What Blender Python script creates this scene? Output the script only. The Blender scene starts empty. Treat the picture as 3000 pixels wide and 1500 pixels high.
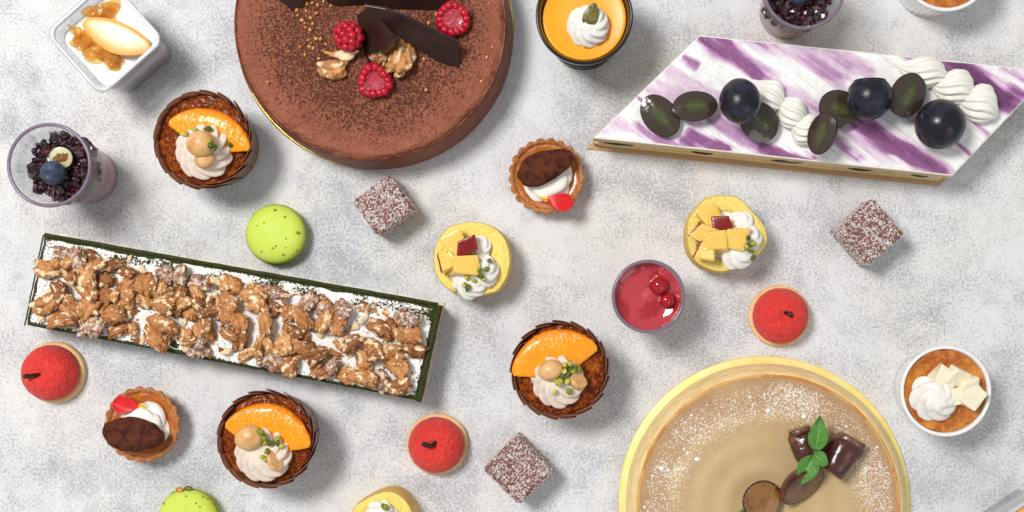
import bpy, bmesh, math, random
import numpy as np
from mathutils import Vector, Matrix, Euler
from mathutils.bvhtree import BVHTree

sc = bpy.context.scene
PI = math.pi
S = 0.01                       # all modelling below is in centimetres
# ------------------------------------------------------------------ camera
cam_d = bpy.data.cameras.new('camera'); cam = bpy.data.objects.new('camera', cam_d)
sc.collection.objects.link(cam); sc.camera = cam
cam.location = (0, 0, 1.0); cam.rotation_euler = (0, 0, 0)
cam_d.sensor_width = 36; cam_d.lens = 44.4
cam_d.shift_x = -200/3000; cam_d.shift_y = 150/3000
cam_d.clip_start = 0.02; cam_d.clip_end = 50
# ------------------------------------------------------------------ world
w = bpy.data.worlds.new('World'); sc.world = w; w.use_nodes = True
w.node_tree.nodes['Background'].inputs[0].default_value = (0.97, 0.985, 1.0, 1)
w.node_tree.nodes['Background'].inputs[1].default_value = 0.42
# ------------------------------------------------------------------ lamps
def area(name, loc, target, size, power, col):
    l = bpy.data.lights.new(name, 'AREA'); l.shape = 'SQUARE'; l.size = size; l.energy = power; l.color = col
    o = bpy.data.objects.new(name, l); sc.collection.objects.link(o); o.location = loc
    d = Vector(target) - Vector(loc); o.rotation_euler = d.to_track_quat('-Z', 'Y').to_euler()
    return o
area('key_softbox', (-0.76, 0.56, 1.86), (-0.04, 0.03, 0), 0.50, 36, (1.0, 0.975, 0.945))
area('fill_softbox', (1.3, -1.1, 1.5), (0, 0, 0), 1.0, 5, (0.96, 0.98, 1.0))
# ------------------------------------------------------------------ colour management
vs = sc.view_settings
sc.display_settings.display_device = 'sRGB'
vs.view_transform = 'Standard'; vs.look = 'None'; vs.exposure = 0.0; vs.gamma = 1.0; vs.use_curve_mapping = False
sc.cycles.use_denoising = True
sc.cycles.max_bounces = 10; sc.cycles.transparent_max_bounces = 32
sc.cycles.caustics_reflective = False; sc.cycles.caustics_refractive = False

# ================================================================== maths helpers
def V(px, py, z=0.0):
    """where a point of height z (cm) stands on the table, from measurements taken off the plan view"""
    k = (1 - z/100)/37.0
    return np.array([(px-1700)*k, -(py-900)*k, z])
def col(r, g, b, a=1):
    f = lambda v: (v/255/12.92) if v/255 <= 0.04045 else ((v/255+0.055)/1.055)**2.4
    return (f(r), f(g), f(b), 1)
def _h(i, j, k, s):
    n = (i.astype(np.uint32)*np.uint32(374761393) + j.astype(np.uint32)*np.uint32(668265263)
         + k.astype(np.uint32)*np.uint32(2147483647) + np.uint32((s*1274126177) & 0xffffffff))
    n = (n ^ (n >> np.uint32(13)))*np.uint32(1274126177)
    n = (n ^ (n >> np.uint32(15)))*np.uint32(2246822519)
    return ((n ^ (n >> np.uint32(16))) & np.uint32(0xffffff)).astype(float)/0xffffff
def vn(p, s=0):
    p = np.asarray(p, float) + 1000.37
    i = np.floor(p).astype(np.int64); f = p-i; f = f*f*f*(f*(f*6-15)+10)
    r = 0
    for a in (0, 1):
        for b in (0, 1):
            for c in (0, 1):
                wgt = (f[:, 0] if a else 1-f[:, 0])*(f[:, 1] if b else 1-f[:, 1])*(f[:, 2] if c else 1-f[:, 2])
                r = r + wgt*_h(i[:, 0]+a, i[:, 1]+b, i[:, 2]+c, s)
    return r
def fbm(p, o=4, s=0, rough=.5):
    p = np.asarray(p, float); t = 0; a = 1; n = 0
    for k in range(o):
        t = t+a*vn(p*2**k, s+k*17); n += a; a *= rough
    return t/n
def ridged(p, o=3, s=0):
    p = np.asarray(p, float); t = 0; a = 1; n = 0
    for k in range(o):
        t = t+a*(1-np.abs(2*vn(p*2**k, s+k*13)-1)); n += a; a *= .5
    return t/n
def sstep(a, b, x):
    t = np.clip((x-a)/(b-a), 0, 1); return t*t*(3-2*t)
def rot(v, r):
    m = np.array(Euler(r).to_matrix()); return v @ m.T
def join(parts):
    vv = []; ff = []; n = 0
    for v, f in parts:
        vv.append(v); ff += [tuple(i+n for i in q) for q in f]; n += len(v)
    return np.vstack(vv), ff
_ico = {}
def ico(sub):
    if sub not in _ico:
        bm = bmesh.new(); bmesh.ops.create_icosphere(bm, subdivisions=sub, radius=1)
        _ico[sub] = (np.array([v.co[:] for v in bm.verts]), [tuple(v.index for v in f.verts) for f in bm.faces]); bm.free()
    v, f = _ico[sub]; return v.copy(), list(f)
def normals(v, f):
    n = np.zeros_like(v); T = np.array([(q[0], q[1], q[2]) for q in f])
    c = np.cross(v[T[:, 1]]-v[T[:, 0]], v[T[:, 2]]-v[T[:, 0]])
    for k in range(3): np.add.at(n, T[:, k], c)
    return n/np.maximum(np.linalg.norm(n, axis=1, keepdims=True), 1e-9)
def grid_faces(nu, nv, closeu, off=0):
    fs = []
    for j in range(nv-1):
        for i in range(nu if closeu else nu-1):
            a = j*nu+i; b = j*nu+(i+1) % nu
            fs.append((a+off, b+off, b+nu+off, a+nu+off))
    return fs
def lathe(prof, n=64, fn=None, cap0=True, cap1=True):
    """profile [(r,z)] from bottom/outside to top; fn(r,z,theta,j)->r,z"""
    th = np.arange(n)/n*2*PI; rows = []
    for j, (r, z) in enumerate(prof):
        R = np.full(n, float(r)); Z = np.full(n, float(z))
        if fn: R, Z = fn(R, Z, th, j)
        rows.append(np.stack([R*np.cos(th), R*np.sin(th), Z+0*th], 1))
    v = np.vstack(rows); f = grid_faces(n, len(prof), True)
    m = len(v); ex = []
    if cap0: ex.append(rows[0].mean(0)); f += [(i, m, (i+1) % n)[::1] for i in range(n)]; m += 1
    if cap1:
        b = (len(prof)-1)*n; ex.append(rows[-1].mean(0)); f += [(b+i, b+(i+1) % n, m) for i in range(n)]
    if ex: v = np.vstack([v]+[e[None] for e in ex])
    return v, f
def disc(R, z, nr=24, n=72, fn=None):
    """polar disc; fn(x,y,r,th)->dz ; R may be a function of theta"""
    th = np.arange(n)/n*2*PI; rows = []
    Rt = R(th) if callable(R) else np.full(n, float(R))
    for j in range(nr):
        r = Rt*(1-j/nr); rows.append(np.stack([r*np.cos(th), r*np.sin(th), 0*th], 1))
    v = np.vstack(rows+[np.zeros((1, 3))]); f = grid_faces(n, nr, True)
    b = (nr-1)*n; f += [(b+i, b+(i+1) % n, len(v)-1) for i in range(n)]
    v[:, 2] = z
    if fn is not None: v[:, 2] += fn(v[:, 0], v[:, 1], np.hypot(v[:, 0], v[:, 1]))
    return v, f
def rbox(sx, sy, sz, r, n=8):
    """box with rounded edges, half sizes"""
    bm = bmesh.new(); bmesh.ops.create_cube(bm, size=2)
    bmesh.ops.subdivide_edges(bm, edges=bm.edges[:], cuts=n, use_grid_fill=True)
    v = np.array([q.co[:] for q in bm.verts]); f = [tuple(q.index for q in g.verts) for g in bm.faces]; bm.free()
    s = np.array([sx, sy, sz]); 
    v = np.sign(v)*np.sin(np.abs(v)*PI/2)**.8
    p = v*s; inner = np.clip(p, -(s-r), s-r); d = p-inner
    L = np.linalg.norm(d, axis=1, keepdims=True); p = inner+d/np.maximum(L, 1e-9)*np.minimum(L, r) if False else inner+np.where(L > 1e-9, d/np.maximum(L, 1e-9)*r, 0)
    return p, f
def ringsolid(out, rings):
    """star-shaped outline (Nx2) scaled per ring: rings [(scale, z)], capped"""
    c = out.mean(0); n = len(out); rows = []
    for s_, z in rings:
        q = c+(out-c)*s_; rows.append(np.column_stack([q, np.full(n, z)]))
    v = np.vstack(rows); f = grid_faces(n, len(rings), True); m = len(v)
    v = np.vstack([v, [[c[0], c[1], rings[0][1]]], [[c[0], c[1], rings[-1][1]]]])
    f += [((i+1) % n, i, m) for i in range(n)]
    b = (len(rings)-1)*n; f += [(b+i, b+(i+1) % n, m+1) for i in range(n)]
    return v, f
def polyoff(pts, d):
    """offset a convex counter-clockwise polygon inwards by d"""
    pts = np.asarray(pts, float); n = len(pts); out = []
    for i in range(n):
        p0, p1, p2 = pts[i-1], pts[i], pts[(i+1) % n]
        e1 = (p1-p0)/np.linalg.norm(p1-p0); e2 = (p2-p1)/np.linalg.norm(p2-p1)
        n1 = np.array([-e1[1], e1[0]]); n2 = np.array([-e2[1], e2[0]])
        b = n1+n2; b = b/np.dot(b, b)*2; out.append(p1+b*d)
    return np.array(out)
def densify(pts, k):
    pts = np.asarray(pts, float); o = []
    for i in range(len(pts)):
        a, b = pts[i], pts[(i+1) % len(pts)]
        m = k if np.isscalar(k) else k[i]
        for t in range(m): o.append(a+(b-a)*t/m)
    return np.array(o)
def slab(pts, z0, z1, bev=.1, seg=18, noise=0, seed=0, top_inset=0):
    """flat slab over a convex polygon with bevelled edges"""
    rows = []
    for ins, z in ((bev*.5, z0), (0, z0+bev*.5), (0, z1-bev), (bev*.3+top_inset, z1-bev*.3), (bev+top_inset, z1)):
        q = densify(polyoff(pts, ins), seg)
        if noise:
            p3 = np.column_stack([q, np.full(len(q), z)]); c = q.mean(0); d = q-c; d /= np.linalg.norm(d, axis=1, keepdims=True)
            q = q+d*((fbm(p3*1.6, 3, seed)-.5)*2*noise)[:, None]
        rows.append(np.column_stack([q, np.full(len(q), z)]))
    n = len(rows[0]); c = rows[-1].mean(0)
    for k in (.75, .5, .25): rows.append(c+(rows[4]-c)*k)
    v = np.vstack(rows); f = grid_faces(n, len(rows), True); m = len(v)
    v = np.vstack([v, [[c[0], c[1], z0]], [c]])
    f += [((i+1) % n, i, m) for i in range(n)]; b = (len(rows)-1)*n
    f += [(b+i, b+(i+1) % n, m+1) for i in range(n)]
    return v, f
def catmull(pts, k=8):
    pts = np.asarray(pts, float); n = len(pts); o = []
    for i in range(n):
        p0, p1, p2, p3 = pts[i-1], pts[i], pts[(i+1) % n], pts[(i+2) % n]
        for t in np.arange(k)/k:
            o.append(.5*((2*p1)+(-p0+p2)*t+(2*p0-5*p1+4*p2-p3)*t*t+(-p0+3*p1-3*p2+p3)*t**3))
    return np.array(o)
def tube(path, rad, n=10, flat=1.0):
    path = np.asarray(path, float); m = len(path); rad = np.broadcast_to(rad, (m,))
    t = np.gradient(path, axis=0); t /= np.linalg.norm(t, axis=1, keepdims=True)
    up = np.array([0, 0, 1.0]); a = np.arange(n)/n*2*PI; rows = []
    for i in range(m):
        u = up if abs(t[i] @ up) < .95 else np.array([1.0, 0, 0])
        x = np.cross(t[i], u); x /= np.linalg.norm(x); y = np.cross(x, t[i])
        rows.append(path[i]+rad[i]*(np.cos(a)[:, None]*x+flat*np.sin(a)[:, None]*y))
    v = np.vstack(rows); f = grid_faces(n, m, True); q = len(v)
    v = np.vstack([v, path[:1], path[-1:]])
    f += [(i, q, (i+1) % n) for i in range(n)]; b = (m-1)*n; f += [(b+i, b+(i+1) % n, q+1) for i in range(n)]
    return v, f
def thicken(v, f, t):
    """closed shell of thickness t from an open sheet"""
    n = normals(v, f); m = len(v); v2 = np.vstack([v, v-n*t]); ed = {}
    for q in f:
        for a, b in zip(q, q[1:]+q[:1]): ed[(a, b)] = 1
    f2 = list(f)+[tuple(i+m for i in q[::-1]) for q in f]
    for (a, b) in ed:
        if (b, a) not in ed: f2.append((b, a, a+m, b+m))
    return v2, f2

# ================================================================== materials
def mat(name, base, rough=.5, var=(), bump=(), sss=0, ssr=.2, coat=0, coat_r=.1, trans=0, ior=1.45, spec=.5, metal=0,
        attr=None, sheen=0, alpha=None, rough_var=None):
    """var: (kind/scale per cm, lo, hi, colour[, detail, stretch, attr]) colour layers; bump: (scale per cm, strength, detail)"""
    m = bpy.data.materials.new(name); m.use_nodes = True; nt = m.node_tree; N = nt.nodes; L = nt.links
    b = N['Principled BSDF']; tc = N.new('ShaderNodeTexCoord'); oi = N.new('ShaderNodeObjectInfo')
    b.inputs['Roughness'].default_value = rough; b.inputs['IOR'].default_value = ior
    b.inputs['Specular IOR Level'].default_value = spec; b.inputs['Metallic'].default_value = metal
    b.inputs['Transmission Weight'].default_value = trans; b.inputs['Coat Weight'].default_value = coat
    b.inputs['Coat Roughness'].default_value = coat_r; b.inputs['Sheen Weight'].default_value = sheen
    if sss:
        b.inputs['Subsurface Weight'].default_value = sss; b.inputs['Subsurface Scale'].default_value = ssr*S
        b.inputs['Subsurface Radius'].default_value = (1, .6, .4)
    wv = N.new('ShaderNodeMath'); wv.operation = 'MULTIPLY'; L.new(oi.outputs['Random'], wv.inputs[0]); wv.inputs[1].default_value = 37.0
    def noise(scale, detail, stretch=None, rough_=.55, dist=0):
        n = N.new('ShaderNodeTexNoise'); n.noise_dimensions = '4D'; n.inputs['Scale'].default_value = scale*100 if not stretch else 100
        n.inputs['Detail'].default_value = detail; n.inputs['Roughness'].default_value = rough_; n.inputs['Distortion'].default_value = dist
        L.new(wv.outputs[0], n.inputs['W'])
        if stretch:
            mp = N.new('ShaderNodeMapping'); L.new(tc.outputs['Object'], mp.inputs[0])
            mp.vector_type = 'TEXTURE'
            mp.inputs['Rotation'].default_value = (0, 0, stretch[3] if len(stretch) > 3 else 0)
            mp.inputs['Scale'].default_value = [1/max(s_*1.0, 1e-3) for s_ in stretch[:3]]
            L.new(mp.outputs[0], n.inputs[0])
        else: L.new(tc.outputs['Object'], n.inputs[0])
        return n.outputs[0]
    cur = N.new('ShaderNodeRGB'); cur.outputs[0].default_value = base; cur = cur.outputs[0]
    for lay in var:
        sc_, lo, hi, c2 = lay[:4]; det = lay[4] if len(lay) > 4 else 3; st = lay[5] if len(lay) > 5 else None
        at = lay[6] if len(lay) > 6 else None; op = lay[7] if len(lay) > 7 else 1.0
        if sc_ == 'rand': fac = oi.outputs['Random']
        elif sc_ is None:
            a = N.new('ShaderNodeAttribute'); a.attribute_name = at; fac = a.outputs['Fac']
        else:
            fac = noise(sc_, det, st)
            if at:
                a = N.new('ShaderNodeAttribute'); a.attribute_name = at
                ad = N.new('ShaderNodeMath'); ad.operation = 'ADD'; L.new(fac, ad.inputs[0]); L.new(a.outputs['Fac'], ad.inputs[1]); fac = ad.outputs[0]
        mr = N.new('ShaderNodeMapRange'); mr.interpolation_type = 'SMOOTHSTEP'
        mr.inputs[1].default_value = lo; mr.inputs[2].default_value = hi; mr.inputs[4].default_value = op; L.new(fac, mr.inputs[0])
        mx = N.new('ShaderNodeMix'); mx.data_type = 'RGBA'; L.new(mr.outputs[0], mx.inputs[0]); L.new(cur, mx.inputs[6])
        mx.inputs[7].default_value = c2; cur = mx.outputs[2]
    L.new(cur, b.inputs['Base Color'])
    prev = None
    for bl in bump:
        sc_, strg, det = bl[:3]
        bp = N.new('ShaderNodeBump'); bp.inputs['Strength'].default_value = min(1, strg); bp.inputs['Distance'].default_value = max(1, strg)*S/max(sc_, .2)*1.3
        L.new(noise(sc_, det, bl[3] if len(bl) > 3 else None), bp.inputs['Height'])
        if prev: L.new(prev, bp.inputs['Normal'])
        prev = bp.outputs[0]
    if prev: L.new(prev, b.inputs['Normal'])
    if rough_var:
        mr = N.new('ShaderNodeMapRange'); L.new(noise(rough_var[0], 3), mr.inputs[0]); mr.inputs[1].default_value = .3; mr.inputs[2].default_value = .7
        mr.inputs[3].default_value = rough_var[1]; mr.inputs[4].default_value = rough_var[2]; L.new(mr.outputs[0], b.inputs['Roughness'])
    return m
def thin_plastic(name, tint, rough=.06, refl=.9, hz=.10, hazecol=(.8, .8, .82, 1)):
    """thin clear wall: transparent with a Fresnel gloss"""
    m = bpy.data.materials.new(name); m.use_nodes = True; nt = m.node_tree; N = nt.nodes; L = nt.links
    N.remove(N['Principled BSDF']); out = N['Material Output']
    t = N.new('ShaderNodeBsdfTransparent'); t.inputs[0].default_value = tint
    g = N.new('ShaderNodeBsdfGlossy'); g.inputs['Roughness'].default_value = rough; g.inputs[0].default_value = (refl, refl, refl, 1)
    lw = N.new('ShaderNodeLayerWeight'); lw.inputs[0].default_value = .5
    pw = N.new('ShaderNodeMath'); pw.operation = 'POWER'; L.new(lw.outputs['Facing'], pw.inputs[0]); pw.inputs[1].default_value = 4.0
    ml = N.new('ShaderNodeMath'); ml.operation = 'MULTIPLY_ADD'; L.new(pw.outputs[0], ml.inputs[0]); ml.inputs[1].default_value = .42; ml.inputs[2].default_value = .04
    mx = N.new('ShaderNodeMixShader'); L.new(ml.outputs[0], mx.inputs[0]); L.new(t.outputs[0], mx.inputs[1]); L.new(g.outputs[0], mx.inputs[2])
    df = N.new('ShaderNodeBsdfDiffuse'); df.inputs[0].default_value = hazecol; tr = N.new('ShaderNodeBsdfTranslucent'); tr.inputs[0].default_value = hazecol
    m2 = N.new('ShaderNodeMixShader'); m2.inputs[0].default_value = .5; L.new(df.outputs[0], m2.inputs[1]); L.new(tr.outputs[0], m2.inputs[2])
    m3 = N.new('ShaderNodeMixShader'); m3.inputs[0].default_value = hz; L.new(mx.outputs[0], m3.inputs[1]); L.new(m2.outputs[0], m3.inputs[2])
    L.new(m3.outputs[0], out.inputs[0]); return m

MT = {}
def build_mats():
    M = MT
    M['cream'] = mat('whipped_cream', col(240, 237, 229), .4, sss=.1, ssr=.12, bump=((6, .08, 2),))
    M['muffin_cream'] = mat('beige_cream', col(232, 216, 200), .5, sss=.08, ssr=.1, bump=((6, .10, 3),), var=((2.5, .5, .8, col(226, 206, 190)),))
    M['mousse'] = mat('chocolate_mousse', col(160, 97, 74), .62, spec=.3,
        var=((1.2, .35, .7, col(146, 86, 64), 4), (6, .58, .70, col(94, 52, 36), 4, None, 'cocoa')), bump=((4, .9, 5), (1.1, .5, 3)))
    M['ganache'] = mat('chocolate_glaze', col(126, 72, 53), .5, spec=.15, var=((1.5, .4, .7, col(106, 60, 44)), ), bump=((2, .12, 3),))
    M['gold'] = mat('gold_card', col(226, 190, 92), .3, metal=.85, bump=((20, .15, 2),), var=((1, .4, .7, col(245, 220, 130)),))
    M['gold_pale'] = mat('pale_gold_card', col(250, 234, 160), .38, metal=.15, spec=.6, var=((.6, .35, .7, col(248, 224, 126)),), bump=((20, .1, 2),))
    M['dark_choc'] = mat('dark_chocolate', col(52, 30, 26), .34, spec=.5, var=((26, .73, .77, col(196, 166, 130), 1), (1, .4, .7, col(40, 22, 20))), bump=((3, .06, 3),))
    M['raspberry'] = mat('raspberry_skin', col(178, 18, 42), .28, sss=.25, ssr=.25, spec=.55, var=((3, .45, .75, col(205, 38, 60)),), bump=((14, .2, 2),))
    M['rasp_core'] = mat('raspberry_core', col(172, 36, 58), .4, sss=.2, ssr=.2, var=((7, .54, .70, col(214, 126, 140), 4), (3, .5, .7, col(150, 14, 36))), bump=((9, .5, 3),), coat=.4)
    M['seed'] = mat('berry_seed', col(222, 130, 90), .4)
    M['walnut'] = mat('walnut_kernel', col(206, 146, 88), .42, spec=.45,
        var=(('rand', 0, .6, col(184, 120, 66)), ('rand', .5, .95, col(128, 76, 42)), (2.0, .48, .70, col(150, 90, 48), 4), (1.3, .52, .75, col(216, 164, 106), 3), (3.0, .68, .84, col(236, 212, 172), 3, None, 'pale')),
        bump=((7, .35, 4), (2.6, .22, 2)))
    M['walnut_sugar'] = mat('sugared_walnut', col(188, 132, 88), .6, spec=.3,
        var=(('rand', 0, 1, col(150, 98, 64)), (2.2, .35, .65, col(128, 70, 36), 4), (3.0, .72, .84, col(232, 208, 170), 3, None, 'pale'), (3.5, .62, 1.0, col(240, 236, 232), 6, None, 'dust', .85)),
        bump=((7, .4, 4),))
    M['crumb'] = mat('toasted_nut_crumb', col(214, 160, 88), .45, var=((3, .45, .6, col(190, 112, 44)), (5, .6, .7, col(238, 212, 160))), sss=.1, coat=.3)
    M['matcha'] = mat('matcha_sponge', col(64, 68, 34), .75, spec=.2, var=((6, .4, .65, col(44, 48, 22), 4), (1.0, .55, .8, col(86, 88, 48), 4, (1, 1, 6))), bump=((8, .7, 4),))
    M['sugar_top'] = mat('sugared_cream_top', col(58, 62, 30), .8, spec=.2, var=((5.5, .55, .66, col(246, 245, 242), 5, None, 'sugar'),), bump=((5, .6, 5),))
    M['card'] = mat('brown_card', col(190, 156, 116), .7, bump=((9, .2, 3),))
    M['cardpale'] = mat('pale_card', col(226, 208, 172), .7)
    M['glaze'] = mat('muffin_glaze', col(164, 76, 20), .32, spec=.2, coat=.12, coat_r=.1, sss=.05,
        var=((3.2, .38, .62, col(100, 38, 10), 4), (1.1, .5, .75, col(196, 104, 30), 3)), bump=((5, 1.0, 3), (2.5, .6, 3)))
    M['wrapper'] = mat('brown_wrapper', col(126, 78, 52), .45, spec=.4, var=((.9, .4, .7, col(104, 60, 42)), (12, .5, .8, col(136, 90, 70))), bump=((3, .1, 2),), sheen=.1)
    M['wrapper_out'] = mat('wrapper_outside', col(120, 72, 74), .4, spec=.45, var=((1.2, .4, .7, col(100, 56, 56)),), bump=((4, .15, 3),))
    M['orange'] = mat('orange_flesh', col(252, 160, 12), .16, sss=.3, ssr=.35, coat=.3, coat_r=.06, spec=.5,
        var=((None, 0, 1, col(244, 128, 4), 3, None, 'edge'), (1, .56, .74, col(254, 190, 66), 3, (4.5, .9, 2))), bump=((1, .25, 3, (5, 1.2, 3)), (5, .2, 2)))
    M['macadamia'] = mat('macadamia', col(226, 180, 124), .42, sss=.15, ssr=.2, var=((1.6, .4, .7, col(206, 148, 86)), (12, .6, .75, col(238, 204, 156))), bump=((8, .1, 3),), coat=.2)
    for i, c_ in enumerate(((122, 140, 30), (176, 178, 60), (74, 96, 24), (206, 196, 92))):
        M['pist%d' % i] = mat('pistachio_kernel', col(*c_), .4, var=((5, .5, .7, col(150, 134, 40)), (4, .62, .7, col(96, 60, 40))), sss=.1, bump=((8, .3, 3),), coat=.2)
    M['crust'] = mat('tart_crust', col(190, 124, 66), .55, var=((3, .4, .65, col(160, 92, 40), 5), (9, .55, .7, col(216, 160, 100), 4)), bump=((8, .7, 4), (2.5, .4, 3)))
    M['caramel'] = mat('caramel_filling', col(190, 108, 34), .24, coat=.5, coat_r=.1, sss=.1, var=((1.6, .4, .7, col(160, 80, 20), 4), (12, .62, .72, col(220, 160, 90))), bump=((6, .35, 4),))
    M['cocoa_nut'] = mat('cocoa_dusted_nut', col(96, 52, 36), .85, spec=.15, var=((2.2, .42, .62, col(66, 34, 24), 5), (1.1, .55, .75, col(120, 62, 42), 5)), bump=((10, .5, 5), (2.2, .4, 3)))
    M['petal'] = mat('rose_petal', col(214, 22, 26), .42, sss=.1, var=((None, .25, .75, col(252, 214, 40), 3, None, 'tip'), (1, .5, .8, col(232, 34, 34), 3, (1.2, 8, 2))), sheen=.3)
    M['red_velvet'] = mat('red_velvet_spray', col(228, 62, 54), .7, spec=.25, var=((6, .45, .7, col(206, 42, 40), 3), (2, .5, .8, col(236, 78, 68))), bump=((5, .55, 3), (2.5, .4, 3)), sheen=.15)
    M['biscuit'] = mat('pale_biscuit', col(238, 200, 146), .6, var=((1.5, .4, .7, col(228, 182, 122)),), bump=((10, .3, 3),))
    M['macaron'] = mat('lime_macaron', col(200, 220, 84), .55, spec=.3, sss=.05, var=((.8, .4, .7, col(206, 224, 98)), (14, .55, .8, col(190, 212, 70))), bump=((12, .12, 3),))
    M['mac_foot'] = mat('macaron_foot', col(164, 178, 48), .8, bump=((9, 1.0, 4),))
    M['fleck'] = mat('pistachio_fleck', col(140, 130, 28), .5, var=((6, .45, .6, col(170, 128, 30)),))
    M['lamington'] = mat('chocolate_icing', col(134, 88, 84), .6, var=((3, .4, .65, col(112, 66, 60), 4), (10, .56, .66, col(180, 150, 146), 3)), bump=((6, .8, 4),))
    M['coconut'] = mat('coconut_shred', col(226, 216, 212), .5, sss=.1, ssr=.05, var=((2.2, .45, .7, col(190, 166, 162)),))
    M['coconut2'] = mat('shaded_coconut_shred', col(196, 176, 170), .55)  # darker copy of the coconut, with shade put into its colour
    M['sponge'] = mat('yellow_sponge', col(250, 226, 128), .75, spec=.2, sss=.08, ssr=.1, var=((4, .5, .68, col(244, 212, 98), 4), (8, .62, .70, col(214, 164, 46), 3)), bump=((9, .8, 4), (3, .4, 3)))
    M['sponge_skin'] = mat('sponge_outer_skin', col(240, 206, 124), .75, spec=.2, var=((4, .45, .65, col(226, 184, 96), 4),), bump=((8, .8, 4),))
    M['peach'] = mat('peach_flesh', col(250, 206, 104), .2, sss=.6, ssr=.5, coat=.15, coat_r=.1, trans=.03, var=((2, .4, .7, col(250, 208, 110)), (None, .4, .6, col(136, 26, 28), 3, None, 'skin')), bump=((6, .2, 3),))
    M['pear'] = mat('pear_flesh', col(252, 241, 212), .22, sss=.3, ssr=.3, coat=.3, coat_r=.08, trans=.04, var=((6, .5, .75, col(240, 230, 196)),), bump=((10, .2, 3),))
    M['porcelain'] = mat('white_porcelain', col(240, 240, 238), .12, spec=.6, coat=.3)
    M['baked'] = mat('baked_pudding', col(212, 136, 42), .4, sss=.1, coat=.25, coat_r=.2, var=((.9, .38, .62, col(176, 92, 22), 3), (7, .55, .72, col(226, 158, 66), 4)), bump=((9, .5, 3), (1.5, .4, 3)))
    M['black_plastic'] = mat('black_plastic', col(22, 22, 24), .18, spec=.5)
    M['smoke_plastic'] = thin_plastic('smoked_plastic', (.34, .34, .36, 1), .1, .7, .05, (.2, .2, .21, 1))
    M['pumpkin'] = mat('orange_custard', col(252, 172, 22), .34, sss=.15, ssr=.3, var=((1, .4, .7, col(250, 164, 12)),), bump=((12, .1, 3),), coat=.15, coat_r=.3)
    M['pseed'] = mat('pumpkin_seed', col(128, 112, 52), .35, var=((4, .42, .62, col(84, 76, 30), 3), (10, .58, .68, col(168, 140, 80))), coat=.4, bump=((8, .3, 3),))
    M['clear'] = thin_plastic('clear_plastic', (.955, .955, .965, 1))
    M['clear_rim'] = thin_plastic('clear_plastic_rim', (.74, .72, .80, 1), .08)
    M['rim'] = mat('plastic_rim', col(205, 200, 210), .12, trans=.55, spec=.7, ior=1.35)
    M['lilac_rim'] = mat('lilac_plastic_rim', col(150, 132, 150), .12, trans=.35, spec=.7, ior=1.35)
    M['white_rim'] = mat('clear_cup_rim', col(232, 233, 236), .12, trans=.35, spec=.6, coat=.5)
    M['panna'] = mat('panna_cotta', col(250, 248, 244), .3, sss=.25, ssr=.4, var=((.8, .5, .8, col(240, 236, 228)),))
    M['melon'] = mat('melon_slice', col(248, 176, 90), .32, sss=.35, ssr=.4, coat=.25, coat_r=.15, var=((.7, .4, .7, col(246, 164, 70)), (12, .6, .75, col(252, 206, 140))), bump=((10, .04, 3),))
    M['jelly'] = thin_plastic('yellow_jelly', (1.0, .86, .56, 1), .08, .95, .30, (.95, .66, .18, 1))
    M['pink_mousse'] = mat('pink_mousse', col(216, 166, 172), .5, sss=.2, ssr=.3, var=((.6, .4, .7, col(204, 150, 158)),))
    M['jam'] = mat('berry_jam', col(44, 10, 24), .12, spec=.6, coat=.6, coat_r=.05, var=((2.2, .52, .7, col(96, 10, 30), 3), (4, .6, .7, col(24, 8, 22))), bump=((6, .6, 3),))
    M['blueberry'] = mat('blueberry_skin', col(62, 74, 98), .5, var=((1.4, .4, .68, col(38, 44, 66), 4), (3, .58, .75, col(96, 110, 134), 4)), bump=((10, .1, 3),))
    M['blueberry_cut'] = mat('blueberry_flesh', col(206, 204, 158), .3, coat=.4, sss=.3, ssr=.2, var=((5, .62, .7, col(128, 78, 30), 2, None, 'core'), (None, .8, 1, col(126, 128, 110), 3, None, 'edge')), bump=((7, .3, 3),))
    M['red_jelly'] = mat('red_jelly', col(190, 62, 70), .07, sss=.25, ssr=.5, coat=.6, coat_r=.03, spec=.5, var=((.55, .48, .56, col(170, 34, 46), 2), (.9, .62, .78, col(205, 92, 96), 2)), bump=((.7, .25, 1),))
    M['currant'] = mat('redcurrant', col(168, 8, 24), .07, sss=.3, ssr=.3, coat=.6, coat_r=.03)
    M['stem'] = mat('dark_stem', col(40, 22, 20), .4)
    th = math.radians(-36)
    M['marble'] = mat('purple_marbled_cream', col(248, 246, 244), .42, sss=.08, ssr=.15,
        var=((1, .55, .95, col(224, 198, 220), 5, (.16, .8, .5, th), 'purple'), (1, .95, 1.12, col(190, 144, 186), 5, (.13, .9, .5, th), 'purple'), (1, 1.10, 1.38, col(146, 92, 140), 5, (.12, 1.1, .5, th), 'purple'), (1, 1.38, 1.7, col(112, 62, 106), 5, (.3, 1.6, .5, th), 'purple')),
        bump=((1, .5, 4, (.15, 1.4, 1, th)), (.8, .2, 3)), coat=.15, coat_r=.2)
    M['cake_tan'] = mat('tan_sponge', col(232, 206, 148), .8, var=((6, .42, .66, col(210, 174, 108), 4),), bump=((9, .8, 4),))
    M['lilac_cream'] = mat('lilac_cream_layer', col(226, 216, 216), .5, sss=.1)
    M['grape'] = mat('black_grape_skin', col(26, 25, 36), .26, spec=.45, var=((.9, .42, .68, col(46, 48, 62), 4), (1.6, .5, .7, col(34, 18, 34), 3)), rough_var=(1.2, .16, .42), bump=((10, .05, 3),))
    M['grape_cut'] = mat('grape_flesh', col(62, 53, 42), .16, coat=.6, coat_r=.04, sss=.15, ssr=.3,
        var=((.9, .4, .7, col(62, 48, 40), 4), (1.2, .75, 1.45, col(80, 92, 40), 4, None, 'core', .6), (None, .75, 1, col(60, 34, 32), 3, None, 'edge'), (None, .45, .9, col(150, 148, 110), 3, None, 'vein', .32)), bump=((2, .05, 2),))
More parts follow.
